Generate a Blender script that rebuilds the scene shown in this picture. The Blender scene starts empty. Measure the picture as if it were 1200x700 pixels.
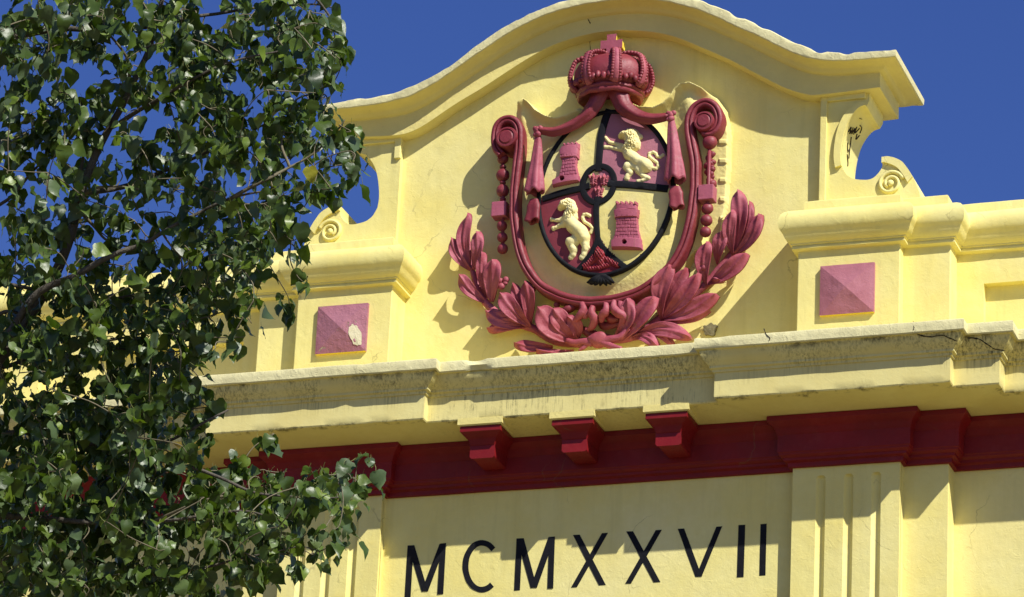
import bpy, math, random
import numpy as np
from mathutils import Vector, Matrix, noise
random.seed(7); rng = np.random.default_rng(7)
S = bpy.context.scene
COL = S.collection
ZO = 17.7                      # height of the main cornice above the pavement

# ------------------------------------------------------------------ camera
CR = np.array([0.94715688, 0.31740952, 0.04631467])
CU = np.array([0.07571726, -0.36153714, 0.9292781])
CF = np.array([-0.31170619, 0.87666533, 0.36646576])
CC = np.array([13.57112481, -40.77899966, -16.06611888])
FPX = 4881.0
cam = bpy.data.cameras.new("camera"); camo = bpy.data.objects.new("camera", cam); COL.objects.link(camo)
cam.sensor_width = 36; cam.lens = FPX / 1200 * 36; cam.clip_start = .5; cam.clip_end = 4000
M = Matrix(((CR[0], CU[0], -CF[0]), (CR[1], CU[1], -CF[1]), (CR[2], CU[2], -CF[2]))).to_4x4()
M.translation = Vector(CC) + Vector((0, 0, ZO)); camo.matrix_world = M
S.camera = camo

# ------------------------------------------------------------------ sky, sun
sun_travel = Vector((-1.21, .82, -1.42)).normalized()
sd = -sun_travel
elev = math.asin(sd.z); rot = math.atan2(sd.x, sd.y)
W = bpy.data.worlds.new("World"); S.world = W; W.use_nodes = True
nt = W.node_tree; bg = nt.nodes['Background']
sky = nt.nodes.new('ShaderNodeTexSky'); sky.sky_type = 'NISHITA'; sky.sun_disc = False
sky.sun_elevation = elev; sky.sun_rotation = rot
sky.air_density = 1.0; sky.dust_density = 0.3; sky.ozone_density = 5.0
hs = nt.nodes.new('ShaderNodeHueSaturation'); hs.inputs['Saturation'].default_value = 1.21; hs.inputs['Hue'].default_value = .524; hs.inputs['Value'].default_value = 1.44
nt.links.new(sky.outputs[0], hs.inputs['Color']); nt.links.new(hs.outputs[0], bg.inputs[0]); bg.inputs[1].default_value = 0.056
L = bpy.data.lights.new("sun", 'SUN'); L.energy = 4.9; L.angle = math.radians(.5); L.color = (1, .955, .88)
lo = bpy.data.objects.new("sun", L); COL.objects.link(lo)
lo.rotation_euler = sun_travel.to_track_quat('-Z', 'Y').to_euler(); lo.location = (20, -20, 40)
S.view_settings.view_transform = 'Standard'; S.view_settings.look = 'None'
S.view_settings.exposure = 0.37; S.view_settings.gamma = 1
S.cycles.max_bounces = 8; S.cycles.diffuse_bounces = 5

# ------------------------------------------------------------------ helpers
def at(u, v, Y):
    d = CF * FPX + CR * (u - 600) - CU * (v - 350)
    return CC + d * (Y - CC[1]) / d[1]
def atd(u, v, dist):
    d = CF * FPX + CR * (u - 600) - CU * (v - 350)
    return CC + d * dist / FPX
def tag(o, label=None, cat=None, group=None, kind=None):
    if label: o['label'] = label
    if cat: o['category'] = cat
    if group: o['group'] = group
    if kind: o['kind'] = kind
    return o
def thing(name, label, cat, loc, group=None):
    o = bpy.data.objects.new(name, None); COL.objects.link(o)
    o.location = (loc[0], loc[1], loc[2] + ZO); o.empty_display_size = .3
    return tag(o, label, cat, group)
def link(name, me, parent=None):
    o = bpy.data.objects.new(name, me); COL.objects.link(o)
    if parent is not None:
        o.parent = parent
        p = parent; off = Vector((0, 0, 0))
        while p is not None:
            off += p.location; p = p.parent
        o.matrix_parent_inverse = Matrix.Translation(-off) if parent.type == 'EMPTY' else Matrix.Identity(4)
    return o
def mk(name, V, F, mats, parent=None, smooth=False, mi=None, angle=None, bevel=0, jit=0, jf=3.0, uvw=None):
    V = np.asarray(V, float)
    if jit:
        V = np.array([np.array(v) + np.array(noise.noise_vector(Vector(v) * jf)) * jit for v in V])
    V = V + np.array([0, 0, ZO])
    me = bpy.data.meshes.new(name)
    me.from_pydata(V.tolist(), [], [list(map(int, f)) for f in F])
    for m in (mats if isinstance(mats, (list, tuple)) else [mats]): me.materials.append(m)
    if mi is not None: me.polygons.foreach_set('material_index', np.asarray(mi, 'i'))
    me.validate(); me.update()
    if smooth or angle:
        me.polygons.foreach_set('use_smooth', [True] * len(me.polygons))
    o = link(name, me, parent)
    if angle: me.set_sharp_from_angle(angle=math.radians(angle))
    if bevel:
        b = o.modifiers.new('bevel', 'BEVEL'); b.width = bevel; b.segments = 2; b.limit_method = 'ANGLE'; b.angle_limit = math.radians(40)
    return o
def cat2(*ms):
    V = []; F = []
    for v, f in ms:
        n = len(V); V += [tuple(p) for p in v]; F += [[i + n for i in q] for q in f]
    return V, F
def box(x0, x1, y0, y1, z0, z1):
    V = [(x, y, z) for x in (x0, x1) for y in (y0, y1) for z in (z0, z1)]
    F = [(0, 1, 3, 2), (4, 6, 7, 5), (0, 4, 5, 1), (2, 3, 7, 6), (0, 2, 6, 4), (1, 5, 7, 3)]
    return V, F
def cr(P, n=6, closed=False):
    P = [np.array(p, float) for p in P]; out = []
    N = len(P); rngi = range(N if closed else N - 1)
    for i in rngi:
        if closed: a, b, c, d = P[(i - 1) % N], P[i], P[(i + 1) % N], P[(i + 2) % N]
        else:
            b, c = P[i], P[i + 1]
            a = P[i - 1] if i else 2 * b - c
            d = P[i + 2] if i + 2 < N else 2 * c - b
        for k in range(n):
            t = k / n
            out.append(.5 * (2 * b + (c - a) * t + (2 * a - 5 * b + 4 * c - d) * t * t + (3 * b - a - 3 * c + d) * t ** 3))
    if not closed: out.append(P[-1])
    return out
def subdiv(path, step):
    out = [path[0]]
    for a, b in zip(path[:-1], path[1:]):
        n = max(1, int(math.ceil(math.dist(a, b) / step)))
        for k in range(1, n + 1): out.append(tuple(a[i] + (b[i] - a[i]) * k / n for i in range(2)))
    return out
def sweep_plan(path, prof, step=.12, cap=True):
    """profile (out, z) swept along a plan path; out is to the right of the walking direction"""
    ns = []
    for i in range(len(path)):
        n1 = n2 = None
        if i: d = np.subtract(path[i], path[i - 1]); d = d / np.linalg.norm(d); n1 = np.array([d[1], -d[0]])
        if i < len(path) - 1: d = np.subtract(path[i + 1], path[i]); d = d / np.linalg.norm(d); n2 = np.array([d[1], -d[0]])
        n1 = n2 if n1 is None else n1; n2 = n1 if n2 is None else n2
        ns.append((n1 + n2) / (1 + n1 @ n2))
    st = []
    for i in range(len(path) - 1):
        L_ = math.dist(path[i], path[i + 1]); n = max(1, int(math.ceil(L_ / step)))
        for k in range(n + (i == len(path) - 2)):
            t = k / n
            st.append((np.array(path[i]) * (1 - t) + np.array(path[i + 1]) * t, ns[i] * (1 - t) + ns[i + 1] * t))
    m = len(prof); V = []; F = []
    for p, n in st:
        for o, z in prof: V.append((p[0] + n[0] * o, p[1] + n[1] * o, z))
    for i in range(len(st) - 1):
        for j in range(m - 1):
            a = i * m + j; F.append((a, a + m, a + m + 1, a + 1))
    if cap:
        F.append(list(range(m))); F.append(list(range((len(st) - 1) * m, len(st) * m))[::-1])
    return V, F
def prism_xz(poly, y0, y1):
    """outline in (x,z) with depth from y0 (front) to y1"""
    n = len(poly); V = [(x, y0, z) for x, z in poly] + [(x, y1, z) for x, z in poly]
    F = [list(range(n)), list(range(n, 2 * n))[::-1]] + [(i, (i + 1) % n, n + (i + 1) % n, n + i) for i in range(n)]
    return V, F
def band_xz(inner, outer, y0, y1):
    n = len(inner)
    V = [(x, y0, z) for x, z in inner] + [(x, y0, z) for x, z in outer] + [(x, y1, z) for x, z in inner] + [(x, y1, z) for x, z in outer]
    F = []
    for i in range(n - 1):
        F += [(i, i + 1, n + i + 1, n + i), (i, 2 * n + i, 2 * n + i + 1, i + 1), (n + i, n + i + 1, 3 * n + i + 1, 3 * n + i)]
    F += [(0, n, 3 * n, 2 * n), (n - 1, 3 * n - 1, 4 * n - 1, 2 * n - 1)]
    return V, F
def tube(P, rw, rt=None, n=12, fold=0, foldk=5, caps=True, out=(0, -1, 0)):
    P = [np.array(p, float) for p in P]; N = len(P)
    rw = np.interp(np.linspace(0, 1, N), np.linspace(0, 1, len(rw)), rw) if hasattr(rw, '__len__') else [rw] * N
    rt = rw if rt is None else (np.interp(np.linspace(0, 1, N), np.linspace(0, 1, len(rt)), rt) if hasattr(rt, '__len__') else [rt] * N)
    V = []; F = []
    for i in range(N):
        t = P[min(i + 1, N - 1)] - P[max(i - 1, 0)]; t = t / (np.linalg.norm(t) + 1e-9)
        o = np.array(out, float); o = o - t * (o @ t)
        if np.linalg.norm(o) < .1: o = np.array([.3, 0, 1.]); o = o - t * (o @ t)
        o /= np.linalg.norm(o); s = np.cross(t, o)
        for k in range(n):
            a = 2 * math.pi * k / n; q = 1 + fold * math.cos(foldk * a)
            V.append(P[i] + s * math.cos(a) * rw[i] * q + o * math.sin(a) * rt[i] * q)
    for i in range(N - 1):
        for k in range(n):
            a = i * n + k; b = i * n + (k + 1) % n; F.append((a, b, b + n, a + n))
    if caps: F.append(list(range(n))[::-1]); F.append(list(range((N - 1) * n, N * n)))
    return V, F
def ball(c, r, nu=14, nv=9, sc=(1, 1, 1)):
    V = [(c[0], c[1], c[2] + r * sc[2])]; F = []
    for j in range(1, nv):
        for i in range(nu):
            a = 2 * math.pi * i / nu; b = math.pi * j / nv
            V.append((c[0] + r * sc[0] * math.sin(b) * math.cos(a), c[1] + r * sc[1] * math.sin(b) * math.sin(a), c[2] + r * sc[2] * math.cos(b)))
    V.append((c[0], c[1], c[2] - r * sc[2]))
    for i in range(nu): F.append((0, 1 + i, 1 + (i + 1) % nu))
    for j in range(nv - 2):
        for i in range(nu):
            a = 1 + j * nu + i; b = 1 + j * nu + (i + 1) % nu; F.append((a, a + nu, b + nu, b))
    e = len(V) - 1
    for i in range(nu): F.append((e, e - nu + (i + 1) % nu, e - nu + i))
    return V, F
def lathe(prof, cx, cy, n=48, a0=0, a1=2 * math.pi):
    V = []; F = []; full = abs(a1 - a0 - 2 * math.pi) < 1e-6; m = len(prof); N = n if full else n + 1
    for i in range(N):
        a = a0 + (a1 - a0) * i / n
        for r, z in prof: V.append((cx + r * math.cos(a), cy + r * math.sin(a), z))
    for i in range(n):
        for j in range(m - 1):
            a = i * m + j; b = ((i + 1) % N) * m + j; F.append((a, b, b + 1, a + 1))
    return V, F

# ------------------------------------------------------------------ materials
def newmat(name):
    m = bpy.data.materials.new(name); m.use_nodes = True
    return m, m.node_tree.nodes, m.node_tree.links, m.node_tree.nodes['Principled BSDF']
def paint(name, base, alt, rough=.7, scale=1.6, bump=.35, patch=None, patch_c=None, dark=None, dark_amt=.5, streak=0, fleck=0, spec=.3, lump=1.0, green=None, wash=0, pth=.64):
    m, N, K, P = newmat(name)
    tc = N.new('ShaderNodeNewGeometry'); pos = tc.outputs['Position']
    def nz(sc, det=6, rgh=.6, vec=None, dist=0):
        n = N.new('ShaderNodeTexNoise'); n.inputs['Scale'].default_value = sc; n.inputs['Detail'].default_value = det
        n.inputs['Roughness'].default_value = rgh; n.inputs['Distortion'].default_value = dist
        K.new(vec or pos, n.inputs['Vector']); return n.outputs['Fac']
    def ramp(x, a, b, lo=0., hi=1.):
        r = N.new('ShaderNodeMapRange'); r.inputs[1].default_value = a; r.inputs[2].default_value = b
        r.inputs[3].default_value = lo; r.inputs[4].default_value = hi; K.new(x, r.inputs[0]); return r.outputs[0]
    def mix(f, a, b, mode='MIX'):
        x = N.new('ShaderNodeMix'); x.data_type = 'RGBA'; x.blend_type = mode
        if hasattr(f, 'links') or not isinstance(f, float): K.new(f, x.inputs[0])
        else: x.inputs[0].default_value = f
        for i, c in ((6, a), (7, b)):
            if isinstance(c, tuple): x.inputs[i].default_value = (*c, 1)
            else: K.new(c, x.inputs[i])
        return x.outputs[2]
    def mul(a, b):
        x = N.new('ShaderNodeMath'); x.operation = 'MULTIPLY'
        for i, c in enumerate((a, b)):
            if isinstance(c, float): x.inputs[i].default_value = c
            else: K.new(c, x.inputs[i])
        return x.outputs[0]
    c = mix(ramp(nz(scale), .35, .65), base, alt)
    g2 = nz(scale * 9, 4)
    if wash:
        mw = N.new('ShaderNodeVectorMath'); mw.operation = 'MULTIPLY'; K.new(pos, mw.inputs[0]); mw.inputs[1].default_value = (5, 5, .35)
        c = mix(ramp(nz(1.5, 6, .65, mw.outputs[0]), .5, .75, 0, wash), c, tuple(x * .62 for x in alt))
        c = mix(ramp(nz(.55, 5, .6), .48, .66, 0, wash * 1.2), c, (base[0] * 1.02, base[1] * 1.05, min(1, base[2] * 1.5)))
        nv = N.new('ShaderNodeTexNoise'); nv.inputs['Scale'].default_value = 2.2; nv.inputs['Detail'].default_value = 7; K.new(pos, nv.inputs['Vector'])
        av = N.new('ShaderNodeVectorMath'); av.operation = 'MULTIPLY_ADD'; K.new(nv.outputs['Color'], av.inputs[0]); av.inputs[1].default_value = (.5, .5, .5); K.new(pos, av.inputs[2])
        vo = N.new('ShaderNodeTexVoronoi'); vo.feature = 'DISTANCE_TO_EDGE'; vo.inputs['Scale'].default_value = .95; K.new(av.outputs[0], vo.inputs['Vector'])
        hair = mul(ramp(vo.outputs['Distance'], .0065, .002), ramp(nz(1.1, 3), .52, .60)); c = mix(mul(hair, .4), c, (.16, .13, .05))
    c = mix(ramp(g2, .3, .75, 0, .35), c, tuple(x * .86 for x in base))
    if fleck:
        f = ramp(nz(22, 8, .7), .66, .70, 0, fleck); c = mix(f, c, (.30, .27, .16))
    mp = N.new('ShaderNodeVectorMath'); mp.operation = 'MULTIPLY'; K.new(pos, mp.inputs[0])
    if streak:
        mp.inputs[1].default_value = (30, 30, .45)
        mp2 = N.new('ShaderNodeVectorMath'); mp2.operation = 'MULTIPLY'; K.new(pos, mp2.inputs[0]); mp2.inputs[1].default_value = (9, 9, .5)
        s = ramp(nz(1.6, 6, .7, mp.outputs[0]), .46, .66); big = ramp(nz(1.3, 3), .36, .58)
        sep = N.new('ShaderNodeSeparateXYZ'); K.new(pos, sep.inputs[0])
        za = ramp(sep.outputs[2], ZO - .52, ZO - .30)
        zb = ramp(sep.outputs[2], ZO - .11, ZO - .15)
        w = mul(mul(za, zb), mul(s, big))
        c = mix(mul(w, float(streak)), c, (.08, .075, .028))
        # black mildew spots, densest on the recessed middle run
        sp = mul(ramp(nz(3.2, 9, .8, mp2.outputs[0]), .50, .63), ramp(nz(14, 6, .7), .38, .60)); xa = ramp(sep.outputs[0], -1.9, -1.3); xb = ramp(sep.outputs[0], 1.9, 1.3)
        z2 = mul(ramp(sep.outputs[2], ZO - .66, ZO - .5, .35, 1.), ramp(sep.outputs[2], ZO - .10, ZO - .16))
        c = mix(mul(mul(sp, mul(xa, xb)), mul(z2, .8)), c, (.05, .047, .026))
        ed = mul(ramp(nz(7, 8, .7), .50, .62), mul(mul(ramp(sep.outputs[2], ZO - .60, ZO - .632), ramp(sep.outputs[2], ZO - .65, ZO - .642)), .75))
        c = mix(ed, c, (.07, .06, .03))
        ed2 = mul(ramp(nz(6, 8, .7), .50, .64), mul(ramp(sep.outputs[2], ZO - .10, ZO - .135), ramp(sep.outputs[2], ZO - .19, ZO - .15)))
        c = mix(mul(ed2, .8), c, (.05, .045, .025))
    if green:
        c = mix(ramp(nz(3.5, 8, .7), .45, .7, 0, .75), c, green)
    if dark: c = mix(ramp(nz(5, 8, .7), .55, .75, 0, dark_amt), c, dark)
    pm = None
    if patch_c:
        pm = ramp(nz(patch or 4, 10, .75, dist=.8), pth, pth + .015); c = mix(pm, c, patch_c)
    K.new(c, P.inputs['Base Color'])
    P.inputs['Roughness'].default_value = rough; P.inputs['Specular IOR Level'].default_value = spec
    K.new(ramp(g2, .2, .8, rough - .1, min(1, rough + .12)), P.inputs['Roughness'])
    b1 = N.new('ShaderNodeBump'); b1.inputs['Strength'].default_value = bump; b1.inputs['Distance'].default_value = .02
    h = N.new('ShaderNodeMath'); h.operation = 'ADD'; K.new(mul(nz(3.2, 8, .62), 1.6 * lump), h.inputs[0]); K.new(mul(nz(45, 6, .7), .22), h.inputs[1])
    hh = h.outputs[0]
    fl = mul(ramp(nz(6.5, 3, .5, dist=1.2), .60, .62), .10 * lump)
    h2 = N.new('ShaderNodeMath'); h2.operation = 'ADD'; K.new(hh, h2.inputs[0]); K.new(fl, h2.inputs[1]); hh = h2.outputs[0]
    if pm is not None:
        h3 = N.new('ShaderNodeMath'); h3.operation = 'SUBTRACT'; K.new(hh, h3.inputs[0]); K.new(mul(pm, .35), h3.inputs[1]); hh = h3.outputs[0]
    K.new(hh, b1.inputs['Height']); K.new(b1.outputs[0], P.inputs['Normal'])
    return m
YB = (.82, .74, .275); YA = (.79, .68, .21)
m_wall = paint('yellow_plaster', YB, YA, fleck=.2, wash=.3)
m_corn = paint('weathered_yellow_plaster', (.76, .68, .28), (.70, .60, .22), streak=.95, fleck=.2, bump=.3, lump=.6)
m_cope = paint('coping_plaster', (.78, .68, .24), (.70, .60, .22), bump=.5, fleck=.3)
m_edge = paint('bare_mortar', (.62, .57, .38), (.50, .46, .30), bump=1.0, dark=(.12, .11, .07), dark_amt=.6, rough=.9)
m_lip = paint('pale_weathered_lip', (.72, .67, .36), (.62, .57, .30), bump=.8, dark=(.22, .2, .11), dark_amt=.35, rough=.85)
m_red = paint('dark_red_paint', (.22, .004, .007), (.15, .003, .005), rough=.55, bump=.35, lump=.6, spec=.35, wash=.2, dark=(.26, .035, .03), dark_amt=.35)
m_pink = paint('dusty_pink_paint', (.40, .105, .145), (.31, .065, .095), rough=.6, bump=.5, patch=5, dark=(.15, .025, .035), dark_amt=.7, wash=.3)
m_pink2 = paint('peeling_pink_paint', (.37, .155, .195), (.32, .115, .15), rough=.6, bump=.9, pth=.60, patch=6, patch_c=(.46, .36, .24))
m_maroon = paint('maroon_paint', (.26, .042, .054), (.175, .018, .026), rough=.5, bump=.45, spec=.4, dark=(.085, .010, .014), dark_amt=.8)
m_leaf = paint('carved_leaf_paint', (.40, .10, .125), (.24, .028, .040), rough=.55, bump=.7, spec=.35, dark=(.19, .008, .012), dark_amt=.85, wash=.3)
m_rimw = paint('worn_maroon_paint', (.26, .042, .054), (.175, .018, .026), rough=.5, bump=.6, spec=.4, dark=(.085, .010, .014), dark_amt=.8, patch=8, pth=.69, patch_c=(.42, .22, .22))
m_deep = paint('deep_red_paint', (.24, .018, .028), (.19, .012, .018), rough=.45, bump=.3)
m_field = paint('pink_field_paint', (.42, .165, .20), (.35, .12, .15), rough=.6, bump=.5, dark=(.24, .06, .08), dark_amt=.4)
m_fieldd = paint('plum_field_paint', (.26, .048, .062), (.21, .034, .046), rough=.55, bump=.3)
m_black = paint('black_paint', (.006, .006, .008), (.010, .011, .014), rough=.7, bump=.5, spec=.18)
m_body = paint('cartouche_yellow', (.80, .72, .30), (.77, .64, .18), bump=.5, fleck=.15, dark=(.42, .38, .2), dark_amt=.25)
m_lion = paint('cream_paint', (.80, .74, .40), (.78, .66, .26), bump=.5, dark=(.5, .42, .15), dark_amt=.3)
m_yel = paint('bright_yellow_paint', (.80, .62, .06), (.78, .60, .08), bump=.3)
m_crack, N_, K_, P_ = newmat('dark_crack'); P_.inputs['Base Color'].default_value = (.03, .022, .012, 1); P_.inputs['Roughness'].default_value = 1
m_dirt = paint('exposed_render', (.16, .14, .075), (.30, .27, .13), rough=1, bump=1.4)
m_ground = paint('pavement', (.15, .115, .06), (.12, .095, .05), scale=.3)
m_roof = paint('roof_felt', (.28, .25, .22), (.22, .2, .18))

# ------------------------------------------------------------------ ground
o = mk('ground', [(-900, -900, -ZO), (900, -900, -ZO), (900, 900, -ZO), (-900, 900, -ZO)], [(0, 1, 2, 3)], m_ground); tag(o, kind='structure')

# ------------------------------------------------------------------ building
B = thing('building', 'yellow plastered neoclassical building with curved pediment and dark red band', 'building', (0, .2, -ZO))
XE = 11.0
def mirror(path): return [(-x, y) for x, y in path][::-1]
PB = [(1.0, .16), (2.351, .16), (2.351, .04), (3.53, .04), (3.53, .20), (4.02, .20), (4.02, .47), (XE, .47), (XE, 7)]
PP = mirror(PB)[:-1] + PB[1:]
# lower wall (frieze level and down)
V, F = sweep_plan([(x, y) for x, y in [(-XE, 8), (-XE, .47), (-2.30, .47)]] , [(0, -ZO), (0, -1.18)], step=5, cap=False)
mk('side_wall', V, F, m_wall, B)
V, F = sweep_plan([(2.30, .47), (XE, .47), (XE, 8)], [(0, -ZO), (0, -1.18)], step=5, cap=False)
mk('side_wall', V, F, m_wall, B)
fz = []
mk('frieze_wall', *box(-2.36, 2.36, .16, .5, -ZO, -1.19), m_wall, B)
def pilaster(sx):
    x0, x1 = 2.351, 3.53
    fl = [2.664, 2.969, 3.272]; zt, zb = -1.335, -2.87
    xs = set([x0, x1]); 
    for c in fl:
        for k in range(-5, 6): xs.add(round(c + .044 * k / 4.2, 5))
    xs = sorted(xs)
    zs = sorted(set([-1.2, -1.28, zt, -3.0, zb] + [round(zt - .035 * k / 5, 5) for k in range(6)] + [round(zb + .035 * k / 5, 5) for k in range(6)] + [-1.5 - .13 * k for k in range(10)]))
    def dep(x, z):
        for c in fl:
            a = abs(x - c) / .044; b = 0
            if z > zt - .035: b = (z - (zt - .035)) / .035
            if z < zb + .035: b = ((zb + .035) - z) / .035
            q = a * a + max(b, 0) ** 2
            if q < 1: return .042 * math.sqrt(1 - q)
        return 0
    V = [(sx * x, .04 + dep(x, z), z) for z in zs for x in xs]; nx = len(xs); F = []
    for j in range(len(zs) - 1):
        for i in range(nx - 1):
            a = j * nx + i; F.append((a, a + 1, a + 1 + nx, a + nx) if sx > 0 else (a, a + nx, a + 1 + nx, a + 1))
    n = len(V)
    V2, F2 = box(min(sx * x0, sx * x1), max(sx * x0, sx * x1), .04, .48, -ZO, -3.0)
    V3, F3 = box(min(sx * x0, sx * x1), max(sx * x0, sx * x1), .09, .48, -3.0, -1.2)
    F3 = [f for f in F3 if f not in ((0, 4, 5, 1),)]
    V3b = [(sx * x0, .04, -3), (sx * x0, .1, -3), (sx * x0, .1, -1.2), (sx * x0, .04, -1.2), (sx * x1, .04, -3), (sx * x1, .1, -3), (sx * x1, .1, -1.2), (sx * x1, .04, -1.2)]
    V, F = cat2((V, F), (V2, F2), (V3, F3), (V3b, [(0, 1, 2, 3), (4, 7, 6, 5)]))
    mk('fluted_pilaster', V, F, m_wall, B, angle=35)
    a, b = sorted((sx * 3.5, sx * 4.02))
    mk('setback_pilaster', *box(a, b, .20, .6, -ZO, -1.195), m_wall, B, bevel=.006)
pilaster(1); pilaster(-1)
# dark red architrave: taenia mouldings + fascia
arch = [(-.05, -.70), (.235, -.705), (.24, -.713), (.24, -.765), (.225, -.775), (.212, -.79), (.18, -.81), (.162, -.84), (.152, -.88), (.14, -.90), (.14, -1.09), (.13, -1.10),
        (.125, -1.12), (.10, -1.14), (.088, -1.145), (.085, -1.172), (.055, -1.182), (.045, -1.19), (.042, -1.235), (.036, -1.238), (-.05, -1.238)]
SIDE_L = [p for p in PP if p[0] <= -2.351]; SIDE_R = [p for p in PP if p[0] >= 2.351]
mk('architrave', *sweep_plan(PP, [(o_, z) if z > -.735 or True else 0 for o_, z in arch if z <= -.895 or o_ < 0] , .2), m_red, B, angle=30, jit=.004, jf=2)
# crown of the architrave steps out round the three brackets
bx = (-1.037, .02, 1.082)
fpath = [(-1.9, .02)]
for c in bx: fpath += [(c - .133, .02), (c - .133, -.42), (c + .133, -.42), (c + .133, .02)]
fpath += [(2.211, .02)]
off = .14
PF = mirror([(2.211, .02), (2.211, -.10), (3.67, -.10), (3.67, .06), (4.16, .06), (4.16, .33), (XE + .14, .33), (XE + .14, 7)])
PF = PF[:-1] + fpath + [(2.211, -.10), (3.67, -.10), (3.67, .06), (4.16, .06), (4.16, .33), (XE + .14, .33), (XE + .14, 7)]
PF = [PF[i] for i in range(len(PF)) if i == 0 or math.dist(PF[i], PF[i - 1]) > 1e-6]
PF.insert([i for i, p in enumerate(PF) if abs(p[0] + 2.211) < 1e-6][0] + 1, (-2.211, .02)) if (-2.211, .02) not in PF else None
crown = [(-.1, -.704)] + [(a - off, z) for a, z in arch if z > -.905 and a > 0] + [(-.1, -.903)]
mk('architrave_crown', *sweep_plan(PF, crown, .3), m_red, B, angle=30, jit=.003, jf=2)
ylw = [(-.2, -.62), (.125, -.62), (.125, -.69), (.115, -.695), (.112, -.7025), (-.2, -.7025)]
mk('bed_moulding', *sweep_plan(PF, ylw, .3), m_cope, B, angle=30)
for c in bx:
    V, F = prism_xz([(c - .133, -.83), (c - .133, -1.02), (c - .118, -1.035), (c + .118, -1.035), (c + .133, -1.02), (c + .133, -.83)], -.415, .1)
    mk('bracket', V, F, m_red, B, bevel=.014)
# main cornice
corn = [(-.75, .03), (.80, .012), (.862, .004), (.878, -.004), (.885, -.02), (.884, -.07), (.885, -.118), (.872, -.131), (.845, -.136), (.838, -.15), (.828, -.18), (.812, -.21),
        (.785, -.245), (.757, -.272), (.748, -.285), (.748, -.306), (.735, -.312), (.722, -.318), (.718, -.345), (.702, -.350), (.70, -.36), (.70, -.45), (.70, -.54), (.70, -.622), (.692, -.637), (.66, -.642), (.1, -.725), (-.75, -.60)]
V, F = sweep_plan(PP, corn, .05)
cmi = []
m_ = len(corn)
for f in F:
    j = min(f) % m_ if len(f) == 4 else 0
    cmi.append(1 if (len(f) == 4 and 1 <= j <= 6) else 0)
V = [list(v) for v in V]
for v in V:                                            # knocked and crumbled arrises
    q = Vector(v)
    a = noise.noise(q * 7); b = noise.noise(q * 2.1 + Vector((5, 0, 0))); c = noise.noise(q * 21)
    if v[2] > -.14: v[2] += .003 * a + .003 * b + .002 * c; v[1] += .003 * a
    else: v[1] += .002 * b; v[2] += .001 * noise.noise(q * 3)
    if v[2] > -.03 or -.14 < v[2] < -.11:
        k = noise.noise(q * 3.3 + Vector((0, 9, 0)))
        if k > .3: v[1] += (k - .3) * .06; v[2] -= (k - .3) * .03 * (1 if v[2] > -.05 else -1)
    if -.65 < v[2] < -.61 and v[1] < .2:
        k = noise.noise(q * 4.3 + Vector((3, 9, 0)))
        if k > .42: v[2] += (k - .42) * .04
mk('main_cornice', V, F, [m_corn, m_lip], B, angle=28, mi=cmi)

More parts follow.
